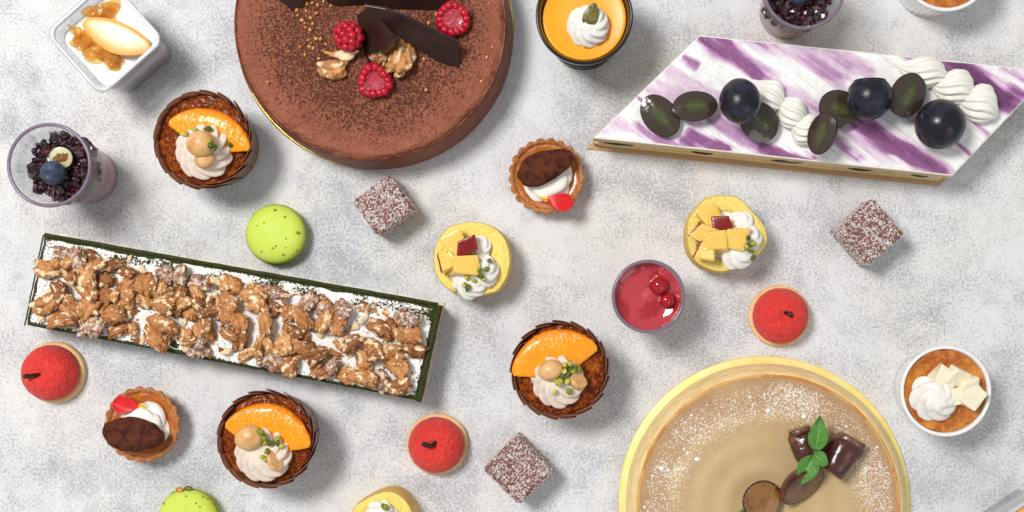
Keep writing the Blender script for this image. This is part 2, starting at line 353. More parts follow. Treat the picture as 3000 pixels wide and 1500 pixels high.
    M['tart_side'] = mat('tart_side', col(240, 214, 158), .4, sss=.1, spec=.5, var=((.8, .4, .7, col(226, 192, 130), 3, (1, 1, 3)), (6, .6, .75, col(214, 170, 100))), bump=((4, .2, 3),))
    M['tart_ring'] = mat('browned_tart_edge', col(216, 166, 96), .5, var=((.5, .45, .6, col(202, 128, 52)),), bump=((6, .3, 3),))
    M['chestnut'] = mat('chestnut_cream', col(198, 170, 126), .42, spec=.4, sss=.08,
        var=((None, 0, 1, col(180, 142, 106), 3, None, 'brown'), (2.6, .72, .76, col(110, 66, 50), 1, None, None, .5), (.35, .5, .8, col(192, 162, 112)), (8, .76, .90, col(246, 238, 228), 3, None, 'sugar', .8)), bump=((.9, .05, 2), (8, .10, 3)))
    M['icing'] = mat('icing_sugar', col(250, 250, 248), .9)
    M['plum'] = mat('plum_skin', col(84, 38, 32), .2, spec=.55, coat=.4, coat_r=.08, sss=.1, var=((1.1, .42, .7, col(58, 26, 22), 3), (.9, .52, .75, col(132, 78, 58))), bump=((4, .2, 3),))
    M['plum_cut'] = mat('plum_flesh', col(150, 104, 46), .14, coat=.6, coat_r=.05, sss=.25, ssr=.3, var=((1, .4, .66, col(106, 66, 32), 4), (None, .55, 1, col(60, 28, 20), 3, None, 'edge')), bump=((2.5, .4, 3),))
    M['plum_cut2'] = mat('dark_plum_flesh', col(122, 88, 62), .18, coat=.5, coat_r=.05, sss=.2, var=((1, .4, .66, col(88, 52, 36), 4), (None, .55, 1, col(60, 28, 20), 3, None, 'edge')), bump=((2.5, .4, 3),))
    M['mint'] = mat('mint_leaf', col(84, 140, 58), .42, spec=.4, sss=.08, var=((2, .4, .7, col(70, 122, 44)), (None, .35, .9, col(138, 184, 104), 3, None, 'vein')), bump=((7, .3, 3),))
build_mats()

# ================================================================== objects
def link(o): sc.collection.objects.link(o)
def mesh(name, v, f, smooth=True, attrs=None):
    me = bpy.data.meshes.new(name); me.from_pydata((np.asarray(v)*S).tolist(), [], [tuple(int(i) for i in q) for q in f]); me.update()
    if smooth: me.polygons.foreach_set('use_smooth', [True]*len(me.polygons))
    for k, a in (attrs or {}).items():
        at = me.attributes.new(k, 'FLOAT', 'POINT'); at.data.foreach_set('value', np.asarray(a, float))
    return me
def setmat(me, m):
    me.materials.append(MT[m] if isinstance(m, str) else m)
WORLD = {}      # thing name -> list of world-space (v,f), used to rest things on one another
class Thing:
    def __init__(s, name, label, cat, loc=(0, 0, 0), rz=0, group=None):
        o = bpy.data.objects.new(name, None); link(o); o.empty_display_size = .01
        o.location = [q*S for q in loc]; o.rotation_euler = (0, 0, rz)
        o['label'] = label; o['category'] = cat
        if group: o['group'] = group
        s.o = o; s.loc = np.array(loc, float); s.rz = rz; s.w = []
    def part(s, name, vf, m, parent=None, smooth=True, attrs=None, stuff=False, loc=None, r=None, label=None, me=None, support=True):
        v, f = vf
        if me is None: me = mesh(name, v, f, smooth, attrs); setmat(me, m)
        o = bpy.data.objects.new(name, me); link(o); o.parent = parent or s.o
        wv = np.asarray(v, float)
        if r is not None: o.rotation_euler = r; wv = rot(wv, r)
        if loc is not None: o.location = [q*S for q in loc]; wv = wv+np.array(loc)
        if stuff: o['kind'] = 'stuff'
        if label: o['label'] = label
        if support: s.w.append((rot(wv, (0, 0, s.rz))+s.loc, f))
        return o
    def local(s, px, py, z):
        return rot((V(px, py, z)-s.loc)[None], (0, 0, -s.rz))[0]
    def bvh(s): return bvh_of([s])
def bvh_of(things):
    v, f = join([q for t in things for q in t.w]); return BVHTree.FromPolygons(v.tolist(), f)
def drop(v, xy, bvh, sink, z0=30.0):
    """height at which verts v (local), placed at xy, come to rest on bvh"""
    step = max(1, len(v)//220); best = -1e9
    for p in v[::step]:
        h = bvh.ray_cast(Vector((p[0]+xy[0], p[1]+xy[1], z0)), Vector((0, 0, -1)))
        if h[0] is not None: best = max(best, h[0].z-p[2])
    if best < -1e8: best = 0-v[:, 2].min()
    return best-sink
def place(px, py, v, bvh, sink):
    z = 4.0
    for _ in range(3):
        xy = V(px, py, z+.5*(v[:, 2].max()+v[:, 2].min())) if _ else V(px, py, z); z = drop(v, xy, bvh, sink)
    return np.array([xy[0], xy[1], z])
class Loose:
    """a thing that rests on other things: one mesh, or an Empty with parts"""
    def __init__(s, name, label, cat, parts, px, py, on, r=(0, 0, 0), sink=.05, group=None):
        allv = np.vstack([p[1][0] for p in parts]); rv = rot(allv, r); b = on if isinstance(on, BVHTree) else bvh_of(on)
        p = place(px, py, rv, b, sink); zmin = rv[:, 2].min(); base = p+np.array([0, 0, zmin]); s.w = []
        if len(parts) > 1:
            root = bpy.data.objects.new(name, None); link(root); root.empty_display_size = .005; root.location = [q*S for q in base]
        for q in parts:
            v = rot(q[1][0], r)-np.array([0, 0, zmin]); me = mesh(q[0], v, q[1][1], True, q[3] if len(q) > 3 else None); setmat(me, q[2])
            o = bpy.data.objects.new(q[0] if len(parts) > 1 else name, me); link(o)
            if len(parts) > 1: o.parent = root
            else: o.location = [k*S for k in base]; root = o
            if len(q) > 4 and q[4]: o['kind'] = 'stuff'
            s.w.append((v+base, q[1][1]))
        root['label'] = label; root['category'] = cat
        if group: root['group'] = group
        s.o = root

# ---------------------------------------------------------------- table
def make_table():
    m = bpy.data.materials.new('speckled_stone'); m.use_nodes = True; nt = m.node_tree; N = nt.nodes; L = nt.links; b = N['Principled BSDF']
    tc = N.new('ShaderNodeTexCoord')
    def nz(scale, det, rough=.55, dist=0, off=0):
        n = N.new('ShaderNodeTexNoise'); n.noise_dimensions = '4D'; n.inputs['W'].default_value = off; n.inputs['Scale'].default_value = scale*100
        n.inputs['Detail'].default_value = det; n.inputs['Roughness'].default_value = rough; n.inputs['Distortion'].default_value = dist
        L.new(tc.outputs['Object'], n.inputs[0]); return n.outputs[0]
    def mul(a, k): n = N.new('ShaderNodeMath'); n.operation = 'MULTIPLY'; L.new(a, n.inputs[0]); n.inputs[1].default_value = k; return n.outputs[0]
    def add(a, c): n = N.new('ShaderNodeMath'); n.operation = 'ADD'; L.new(a, n.inputs[0]); L.new(c, n.inputs[1]); return n.outputs[0]
    def ss(a, lo, hi): n = N.new('ShaderNodeMapRange'); n.interpolation_type = 'SMOOTHSTEP'; L.new(a, n.inputs[0]); n.inputs[1].default_value = lo; n.inputs[2].default_value = hi; return n.outputs[0]
    def mix(f, a, c):
        n = N.new('ShaderNodeMix'); n.data_type = 'RGBA'; L.new(f, n.inputs[0])
        for s_, q in ((6, a), (7, c)):
            if isinstance(q, tuple): n.inputs[s_].default_value = q
            else: L.new(q, n.inputs[s_])
        return n.outputs[2]
    big = nz(.11, 4, .6, .6, 3); mid = nz(.45, 4, .6, .3, 9); fine = nz(4.8, 4, .8, 0, 1); grain = nz(7.5, 2, .7, 0, 5)
    blot = add(mul(big, .75), mul(mid, .45))
    speck = add(add(mul(fine, .75), mul(grain, .25)), mul(blot, .55))
    f1 = ss(speck, .68, .89)
    ground = mix(ss(nz(.07, 2, .5, 0, 14), .42, .62), col(168, 171, 179), col(170, 168, 168))
    light = mix(ss(nz(.09, 2, .5, 0, 21), .4, .6), col(226, 227, 230), col(228, 226, 223))
    c1 = mix(f1, ground, light)
    worn = mul(ss(add(mul(nz(.6, 5, .65, .4, 30), .6), mul(fine, .4)), .53, .66), .55)
    c2 = mix(worn, c1, col(176, 178, 184))
    c3 = mix(mul(ss(nz(4.2, 3, .8, 0, 40), .60, .72), .5), c2, col(138, 138, 146))
    L.new(c3, b.inputs['Base Color']); b.inputs['Roughness'].default_value = .75; b.inputs['Specular IOR Level'].default_value = .25
    bp = N.new('ShaderNodeBump'); bp.inputs['Strength'].default_value = .35; bp.inputs['Distance'].default_value = .0008; L.new(add(fine, grain), bp.inputs['Height']); L.new(bp.outputs[0], b.inputs['Normal'])
    me = mesh('tabletop', [(-170, -140, 0), (170, -140, 0), (170, 140, 0), (-170, 140, 0), (-170, -140, -3), (170, -140, -3), (170, 140, -3), (-170, 140, -3)],
              [(0, 1, 2, 3), (7, 6, 5, 4), (0, 4, 5, 1), (1, 5, 6, 2), (2, 6, 7, 3), (3, 7, 4, 0)], False)
    me.materials.append(m); o = bpy.data.objects.new('tabletop', me); link(o); o['kind'] = 'structure'
    o['label'] = 'pale grey speckled stone surface under the pastries'
make_table()

# ---------------------------------------------------------------- shape library
def rosette(R, h, n=8, twist=1.8, d=.22, tiers=1.6, td=.13, seed=0, lean=(0, 0), nth=112, nu=44, power=.85):
    th = np.arange(nth)/nth*2*PI; rows = []
    for j in range(nu):
        u = j/(nu-1); uu = u*PI/2*.985
        r = R*np.cos(uu)**power; z = h*np.sin(uu)**1.15
        if u < .12: r *= .86+.14*np.sin(u/.12*PI/2)
        ph = th+twist*u**.8
        sk = (n*ph/(2*PI)) % 1; rid = np.where(sk < .7, np.sin(sk/.7*PI/2), np.cos((sk-.7)/.3*PI/2))
        dd = d*(1-u)**.3*min(1, .5+u*4)
        tier = np.abs(np.sin(PI*tiers*u-th/2))**.8
        rr = r*(1-dd+dd*rid)*(1-td+td*tier*1.2)
        x = rr*np.cos(th)+lean[0]*u*u; y = rr*np.sin(th)+lean[1]*u*u
        zz = z*(1+.06*(tier-.5))+0*th
        rows.append(np.column_stack([x, y, zz]))
    v = np.vstack(rows); nn = fbm(v*.9/R*1.6, 3, seed)-.5
    v[:, :2] *= (1+.16*nn)[:, None]; v[:, 2] += .1*h*(fbm(v*1.2/R+5, 2, seed+3)-.5)*(v[:, 2] > .02)
    f = grid_faces(nth, nu, True); m = len(v); v = np.vstack([v, v[:nth].mean(0)[None], v[-nth:].mean(0)[None]])
    f += [((i+1) % nth, i, m) for i in range(nth)]; b = (nu-1)*nth; f += [(b+i, b+(i+1) % nth, m+1) for i in range(nth)]
    return v, f
def shell(Ln, W, H, n=9, curve=.5, seed=0):
    """piped shell: fat ridged head at +x tapering to a tail at -x"""
    nu, nt = 46, 90; th = np.arange(nt)/nt*2*PI; rows = []
    for j in range(nu):
        u = j/(nu-1); x = (u-.5)*Ln
        prof = (np.sin(PI*min(1, u*.93+.035)**1.35))**.62
        wv_ = W*prof*(.35+.65*sstep(0, .55, u)); hv = H*prof*(.4+.6*sstep(0, .6, u))
        a = th+curve*(u-.3)
        rid = np.abs(np.sin(n*a/2))**.7; k = 1-.34*(1-rid)*np.sin(PI*u)**.3
        y = wv_*np.cos(th)*k; z = np.maximum(hv*(np.sin(th)*k*.8+.28), -.02)
        xx = x+.16*Ln*u*(1-np.abs(np.cos(th))**2)*.6*(u > .5)*(u-.5)*2 + .05*Ln*(rid-.5)*u
        rows.append(np.column_stack([xx+0*th, y+.12*W*np.sin(u*5+seed), z]))
    v = np.vstack(rows); v[:, :2] += .06*W*(np.column_stack([fbm(v*1.2, 2, seed), fbm(v*1.2, 2, seed+9)])-.5)
    f = grid_faces(nt, nu, True); m = len(v); v = np.vstack([v, rows[0].mean(0)[None], rows[-1].mean(0)[None]])
    f += [(i, m, (i+1) % nt) for i in range(nt)]; b = (nu-1)*nt; f += [(b+i, b+(i+1) % nt, m+1) for i in range(nt)]
    return v, f
def blob(sx, sy, sz, sub=3, amp=.15, fr=1.5, seed=0, o=3, facet=0):
    v, f = ico(sub); d = 1+amp*2*(fbm(v*fr+seed*3.1, o, seed)-.5); v = v*d[:, None]
    if facet: v = np.clip(v, -facet, facet)
    return v*np.array([sx, sy, sz]), f
def kernel(seed, lx=1.25, ly=.82, lz=.55, sub=4):
    """walnut half or piece: two plump lobes with a middle groove, rounded convolutions, pale broken spots"""
    rnd = np.random.RandomState(seed); v, f = ico(sub); q = v.copy(); off = rnd.rand(3)*40
    fb = fbm(q*.9+off+9, 2, seed+1)
    # worm-like rounded convolutions: level lines of a smooth field
    fld = fbm(q*1.15+off+17, 2, seed+8)*12+q[:, 0]*2.6
    cv = np.abs(np.sin(fld*PI*.5))**.7
    edge = np.clip(np.abs(q[:, 1])*1.2, 0, 1)
    d = .78+.34*(fb-.5)*2*.6+.33*(cv-.65)*(.4+.6*edge)
    gro = np.exp(-((q[:, 1]-.10*np.sin(q[:, 0]*3+off[0]))/.17)**2)*np.clip(q[:, 2]+.5, 0, 1)
    d = d*(1-.30*gro)
    nib = sstep(.62, .75, vn(q*1.3+off+5, seed+3)); d = d*(1-.30*nib)
    v = v*d[:, None]*np.array([lx, ly, lz])*1.22
    bend = rnd.uniform(-.3, .3); v[:, 1] += bend*v[:, 0]**2; v[:, 2] += rnd.uniform(-.12, .10)*v[:, 0]**2
    pale = .42*nib+.40*sstep(.58, .66, vn(q*2.4+off+3, seed+5))*sstep(.55, .85, cv)-.10*sstep(.5, .1, cv)-.04
    return v, f, pale
def hook(seed, R=.62, t=.27, arc=3.6):
    """curved broken kernel edge: a pale bent piece"""
    rnd = np.random.RandomState(seed); n = 34; a = np.linspace(0, arc, n); e = np.sin(np.linspace(.12, PI-.12, n))**.3*(.8+.25*np.sin(a*2.3+seed))
    rr = R*(1+.18*np.sin(a*1.7+seed)); path = np.column_stack([rr*np.cos(a)*1.15, rr*np.sin(a)*.85, .12*np.sin(a*2+seed)])
    v, f = tube(path, 1.3*t*e*(1+.7*(vn(path*2+seed, seed)-.5)), 16, .75)
    v = v+(normals(v, f)*((ridged(v*1.6+seed, 2, seed)-.5)*.34)[:, None])
    v -= v.mean(0); pale = .02+.5*sstep(.4, .6, vn(v*1.1+seed, seed+2)); f = [tuple(q) for q in f]
    return v, f, pale
KERN = [kernel(100+i, *(lambda r: (r.uniform(1.05, 1.45), r.uniform(.55, .88), r.uniform(.42, .56)))(np.random.RandomState(i))) for i in range(9)] + [hook(20+i, arc=a) for i, a in enumerate((3.4, 4.0, 2.6, 3.0))]
def dustattr(v, f, amt):
    n = normals(v, f); return amt*sstep(-.1, .8, n[:, 2])
def pistachio(seed, s=.24):
    v, f = blob(1.35*s, .85*s, .75*s, 2, .28, 1.4, seed, 2); 
    k = np.random.RandomState(seed); n = k.randn(3); n /= np.linalg.norm(n); h = v @ n
    v = v-np.outer(np.maximum(h-.45*s, 0), n); return v, f
def crumbs(spots, seed=0, smin=.12, smax=.24):
    out = []; rnd = np.random.RandomState(seed)
    for i, p in enumerate(spots):
        s_ = rnd.uniform(smin, smax); v, f = blob(s_, s_*rnd.uniform(.6, 1), s_*rnd.uniform(.6, .9), 1, .3, 1.3, seed+i, 1)
        out.append((rot(v, rnd.rand(3)*6)+np.array(p), f))
    return join(out)
def warp(v, seed, amt):
    r = np.random.RandomState(seed); c = r.uniform(-amt, amt, (2, 2, 2, 3)); s_ = np.abs(v).max(0); u = np.clip((v/s_+1)/2, 0, 1); o = 0
    for i in (0, 1):
        for j in (0, 1):
            for k in (0, 1):
                o = o+((u[:, 0] if i else 1-u[:, 0])*(u[:, 1] if j else 1-u[:, 1])*(u[:, 2] if k else 1-u[:, 2]))[:, None]*c[i, j, k]
    return v+o*s_
def crescent(Ln, bo, bi, h, nt=64, ns=28, seed=0, wob=.02, rib=.14, ex=.62):
    """orange/melon wedge lying flat: chord along x, outer edge bulging to +y by bo, inner edge by bi, thickness h"""
    s_ = np.arange(ns)/ns*2*PI; rows = []; edge = []
    for j in range(nt):
        t = .012+.976*j/(nt-1); e = np.sin(PI*t)**ex; x = (t-.5)*Ln
        yo = bo*e; yi = bi*np.sin(PI*t)**.9; m_ = (yo+yi)/2; wd = max(yo-yi, .03)/2
        cs = np.sign(np.cos(s_))*np.abs(np.cos(s_))**.8; sn = np.sign(np.sin(s_))*np.abs(np.sin(s_))**.75
        hh = h*np.sin(PI*t)**.45*(.62+.38*(cs*.5+.5))
        rows.append(np.column_stack([x+.06*Ln*cs*(t-.5)*e, m_+wd*cs, hh/2*sn])); edge.append(np.maximum(0, cs)**3)
    v = np.vstack(rows); ed = np.concatenate(edge)
    st = fbm(np.column_stack([v[:, 0]*5, v[:, 1]*1.1, v[:, 2]*2])+seed, 3, seed)-.5
    v[:, 2] += rib*h*st*(np.abs(v[:, 2]) > .05*h); v[:, :2] += wob*Ln*(fbm(v*2.2+seed, 3, seed)-.5)[:, None]
    f = grid_faces(ns, nt, True); m = len(v); v = np.vstack([v, rows[0].mean(0)[None], rows[-1].mean(0)[None]])
    f += [(i, m, (i+1) % ns) for i in range(ns)]; b = (nt-1)*ns; f += [(b+i, b+(i+1) % ns, m+1) for i in range(ns)]
    return v, f, np.concatenate([ed, [0, 0]])
def half_fruit(a, b_, c_, seed=0, dome=.08, vein=True):
    """half of an egg-shaped fruit cut lengthwise: skin below, flat cut face (+z)"""
    n = 48; prof = [(math.sin(t), -math.cos(t)) for t in np.linspace(.02, PI/2, 16)]
    v1, f1 = lathe([(r, z) for r, z in prof], n, cap0=True, cap1=False); v1 = v1*np.array([a, b_, c_])
    v1[:, :2] *= (1+.05*(fbm(v1*.9+seed, 2, seed)-.5))[:, None]
    v2, f2 = disc(1.0, 0, 14, n); r = np.hypot(v2[:, 0], v2[:, 1])
    at = {'edge': sstep(.72, 1, r)*1.0, 'core': (1-sstep(.05, .72, np.hypot(v2[:, 0]/1.3, v2[:, 1]*1.25)))*1.1,
          'vein': np.exp(-((v2[:, 1]-.05*np.sin(v2[:, 0]*3+seed))/.03)**2)*sstep(1, .82, np.abs(v2[:, 0])) if vein else 0*r}
    v2 = v2*np.array([a*.995, b_*.995, 1]); v2[:, 2] = dome*(1-r**2.5)-.015*np.exp(-(v2[:, 1]/(b_*.06))**2)*(r < .9)*(1 if vein else 0)
    v2[:, :2] *= (1+.05*(fbm(np.column_stack([v2[:, :2], 0*r])*.9+seed, 2, seed)-.5))[:, None]
    v2[:, 2] += .05*(fbm(v2*1.6+seed, 3, seed)-.5)*(r < .95)
    return (v1, f1), (v2, f2), at
def berry_crown(R=1.0):
    v, f = lathe([(R*math.sin(t), -R*.9*math.cos(t)) for t in np.linspace(.05, PI-.42, 26)]+[(R*.36, R*.86), (R*.28, R*.76), (R*.1, R*.72)], 60,
        lambda r, z, th, j: (r*(1+(.22*np.abs(np.sin(2.5*th)) if 25 <= j <= 27 else 0)), z+((.07*R*np.abs(np.sin(2.5*th))) if j == 26 else 0)))
    return v, f

# ================================================================== chocolate cake
def chocolate_cake():
    c = V(1083, 68, 4.5); c[2] = 0
    t = Thing('chocolate_cake', 'large round chocolate mousse cake on a thin gold card', 'cake', c)
    bc = V(1099, 88, 0)-c
    v, f = lathe([(10.94, 0), (11.0, .05), (11.0, .15), (10.9, .18)], 128); v[:, :2] += bc[:2]
    t.part('gold_board', (v, f), 'gold')
    prof = [(10.55, .18), (10.62, .4), (10.62, 1.2), (10.55, 2.4), (10.45, 3.4), (10.38, 4.0), (10.3, 4.32), (10.12, 4.52)]
    v, f = lathe(prof, 160, lambda r, z, th, j: (r+.10*(fbm(np.column_stack([np.cos(th)*6, np.sin(th)*6, z*.6]), 3, 4)-.5), z+(.10*(fbm(np.column_stack([np.cos(th)*9, np.sin(th)*9, 0*z]), 3, 8)-.5) if j > 4 else 0)), cap1=False)
    side_ = t.part('glazed_side', (v, f), 'ganache')
    def top(x, y, r):
        p = np.column_stack([x, y, 0*x]); dz = .10*sstep(8.0, 9.6, r)-.28*sstep(9.75, 10.25, r)
        dz += .16*(fbm(p*.28, 3, 2)-.5)+.09*(fbm(p*1.1, 3, 5)-.5)*sstep(2, 6, r)
        a = np.arctan2(y, x); dz += .035*np.sin(r*2.6+a*1.0)*sstep(3, 5, r); dz += .18*(ridged(p*.9+7, 4, 21)-.5)*sstep(5, 8.5, r); dz -= .12*sstep(.62, .72, fbm(p*2.2+3, 3, 33))*sstep(4, 7, r)
        dz -= .12*np.exp(-((r-8.2-.35*np.sin(a*3))/.07)**2)*sstep(.5, .62, fbm(p*.5, 2, 9))
        return dz
    v, f = disc(10.28, 4.55, 110, 300, top); r = np.hypot(v[:, 0], v[:, 1]); a = np.arctan2(v[:, 1], v[:, 0])
    cocoa = .13*sstep(10.2, 7.0, r)*(.55+.9*(fbm(np.column_stack([v[:, 0], v[:, 1], 0*r])*.35, 3, 11)))-.10*sstep(9.2, 10, r)
    cocoa += .06*np.exp(-((r-4.8)/2.4)**2)
    t.part('mousse_top', (v, f), 'mousse', attrs={'cocoa': cocoa})
    # drips of glaze along the front edge
    rnd = np.random.RandomState(3); b = t.bvh()
    for k, (px, py, s_) in enumerate(((1000, 452, .7), (1060, 457, .9), (1110, 452, .8), (1165, 440, .9), (1195, 428, .6))):
        v, f = blob(s_*1.1, s_*.42, .16, 3, .35, 1.3, 40+k); v = rot(v, (0, 0, math.atan2(-(px-1083), py-68)*-1+PI*0))
        lp = t.local(px, py, 4.45); t.part('glaze_drip', (v+np.array([lp[0], lp[1], 4.40]), f), 'ganache', parent=side_, support=False)
    # toasted nut crumbs
    px = [(915, 8), (898, 12), (930, 15), (970, 16), (897, 32), (872, 45), (858, 47), (910, 52), (928, 38), (893, 68), (885, 60), (916, 70), (895, 80), (908, 87), (902, 118), (926, 114), (938, 114), (912, 126), (907, 136), (880, 138), (918, 142), (846, 150), (894, 162), (955, 130), (1025, 219), (1242, 172), (1250, 160), (1256, 68), (1426, 168), (1443, 138), (1434, 10), (1248, 264), (1410, 238), (1195, 203), (785, 240), (1280, 42), (934, 172), (870, 30), (948, 5)]
    spots = []
    for p in px:
        q = V(p[0], p[1], 4.6); h = b.ray_cast(Vector((q[0], q[1], 20)), Vector((0, 0, -1)))
        z = h[0].z if h[0] else 4.55; lp = t.local(p[0], p[1], z+.08); spots.append((lp[0], lp[1], z+.08))
    t.part('nut_crumbs', crumbs(spots, 5, .13, .22), 'crumb', stuff=True, support=False)
    # tempered chocolate shards standing in the mousse (plan corner, height)
    def shard(label, pts, th=.22, lean=(0, 0)):
        up = np.array([V(x, y, z) for x, y, z in pts]); n = len(up)
        c0 = up.mean(0); nn = np.zeros(3)
        for i in range(n): nn += np.cross(up[i]-c0, up[(i+1) % n]-c0)
        nn /= np.linalg.norm(nn); nn = nn if nn[2] > 0 else -nn
        q = np.array([p-np.dot(p-c0, nn)*nn for p in up]); lo = q-nn*th
        base = np.array([c0[0], c0[1], min(lo[:, 2].min(), q[:, 2].min())])
        inn = c0+(q-c0)*.985+nn*.03
        v = np.vstack([inn, q, lo])-base
        f = [tuple(range(n)), tuple(range(3*n-1, 2*n-1, -1))]
        for k in (0, n):
            f += [(k+i, k+n+i, k+n+(i+1) % n, k+(i+1) % n) for i in range(n)]
        if np.cross(q[1]-q[0], q[2]-q[1])[2] < 0: f = [g[::-1] for g in f]
        me = mesh('chocolate_shard', v, f, False); setmat(me, 'dark_choc')
        o = bpy.data.objects.new('chocolate_shard', me); link(o); o.location = [k*S for k in base]
        o['label'] = label; o['category'] = 'chocolate shard'; o['group'] = 'chocolate shards on the chocolate cake'
    shard('long tapering dark chocolate shard reaching between walnut and upper raspberry', [(1066, 17, 7.3), (1130, 24, 7.3), (1197, 55, 7.1), (1346, 124, 6.2), (1347, 200, 4.5), (1290, 188, 4.5), (1172, 108, 5.6)])
    shard('upright triangular dark chocolate shard standing behind the big walnut', [(1053, 44, 4.6), (1071, 20, 6.3), (1172, 108, 7.2), (1135, 147, 6.3), (1084, 155, 5.4), (1070, 196, 4.5)])
    shard('dark chocolate shard cut by the photo edge right of the nut crumbs', [(955, 5, 5.0), (985, 17, 4.6), (1062, 14, 4.6), (1080, 0, 5.0), (1075, -50, 6.2), (960, -45, 6.2)])
    shard('pointed dark chocolate shard nearest the left rim of the cake', [(820, 0, 5.2), (838, 12, 5.0), (857, 39, 4.5), (886, 8, 5.0), (890, -40, 6.2), (815, -40, 6.2)])
    shard('wide dark chocolate shard lying behind the cut raspberry at top', [(1078, 5, 4.7), (1166, 38, 4.55), (1285, 32, 4.55), (1316, 4, 4.9), (1270, -45, 6.3), (1085, -45, 6.3)])
    # walnuts
    def bigwal(label, k, px, py, s_, r):
        v, f, pale = KERN[k]; v = v*s_
        return Loose('walnut', label, 'walnut', [('walnut', (v, f), 'walnut', {'pale': pale})], px, py, [t], r, .12, 'walnuts on the chocolate cake')
    bigwal('narrow curved walnut piece just below the whole raspberry', 11, 992, 155, np.array([1.9, 1.35, 1.4]), (0, 0, .15+PI))
    bigwal('rounded walnut piece left of the lower cut raspberry on the cake', 3, 975, 205, np.array([1.0, .95, 1.1]), (.1, 0, .1))
    w1 = bigwal('large knobbly walnut half beside the long chocolate shard', 2, 1178, 180, np.array([1.35, 1.7, 1.5]), (0, .1, 1.1))
    bigwal('small pale walnut piece touching the tip of the upright shard', 1, 1112, 168, np.array([.75, .85, 1.0]), (0, 0, -.7))
    bigwal('ridged walnut piece tucked beneath the long chocolate shard', 7, 1150, 128, np.array([.9, .85, 1.0]), (0, 0, .3))
    # raspberries
    def drupes(pts, r, sub=2):
        return join([(ico(sub)[0]*(r*k)+np.array(p), ico(sub)[1]) for p, k in pts])
    pts = []
    for j in range(6):
        phi = .25+j*.48; n = max(3, int(round(9*math.sin(phi)))) if j else 3
        for i in range(n):
            a = 2*PI*(i+.5*(j % 2))/n; pts.append(((.86*math.sin(phi)*math.cos(a), .86*math.sin(phi)*math.sin(a), .98*math.cos(phi)), 1+.12*math.sin(i*7+j)))
    core = blob(.84, .84, .95, 3, .03)
    Loose('raspberry', 'whole red raspberry above the curved walnut piece', 'raspberry', [('drupelets', drupes(pts, .33), 'raspberry', None, True), ('core', core, 'raspberry')], 1021, 107, [t], (.9, .45, .3), .1, 'raspberries on the chocolate cake')
    def cutrasp(label, px, py, R, tri, r, seed):
        rnd = np.random.RandomState(seed); pt = []; n = 14
        sh = lambda a: R*(1+tri*np.cos(3*a+.5*PI))
        for i in range(n):
            a = 2*PI*i/n+.1*rnd.rand(); q = sh(a); pt.append(((q*.82*math.cos(a), q*.82*math.sin(a), .10*rnd.rand()-.08), .85+.4*rnd.rand()))
            pt.append(((q*.8*math.cos(a+.2), q*.8*math.sin(a+.2), -.28), 1.15))
        for i in range(7): a = i*.9; pt.append(((R*.45*math.cos(a), R*.45*math.sin(a), -.42), 1.4))
        d = drupes(pt, .30*R/1.2)
        v, f = disc(lambda th: sh(th)*.88, .16, 12, 60, lambda x, y, rr: -.22*(1-(rr/R)**2)+.08*(fbm(np.column_stack([x, y, 0*x])*3+seed, 2, seed)-.5))
        se = join([(rot(ico(1)[0]*np.array([.1, .065, .05]), (0, 0, 2*PI*i/n))+np.array([sh(2*PI*i/n)*.72*math.cos(2*PI*i/n), sh(2*PI*i/n)*.72*math.sin(2*PI*i/n), .15]), ico(1)[1]) for i in range(n)])
        Loose('raspberry', label, 'raspberry', [('drupelets', d, 'raspberry', None, True), ('cut_face', (v, f), 'rasp_core'), ('seeds', se, 'seed', None, True)], px, py, [t], r, .06, 'raspberries on the chocolate cake')
    cutrasp('round raspberry half with its cut face up near the cake top edge', 1328, 58, 1.22, .03, (.1, .1, 0), 3)
    cutrasp('triangular raspberry half with pale core in front of the big walnut', 1098, 240, 1.22, .10, (.25, 0, .1), 5)
chocolate_cake()

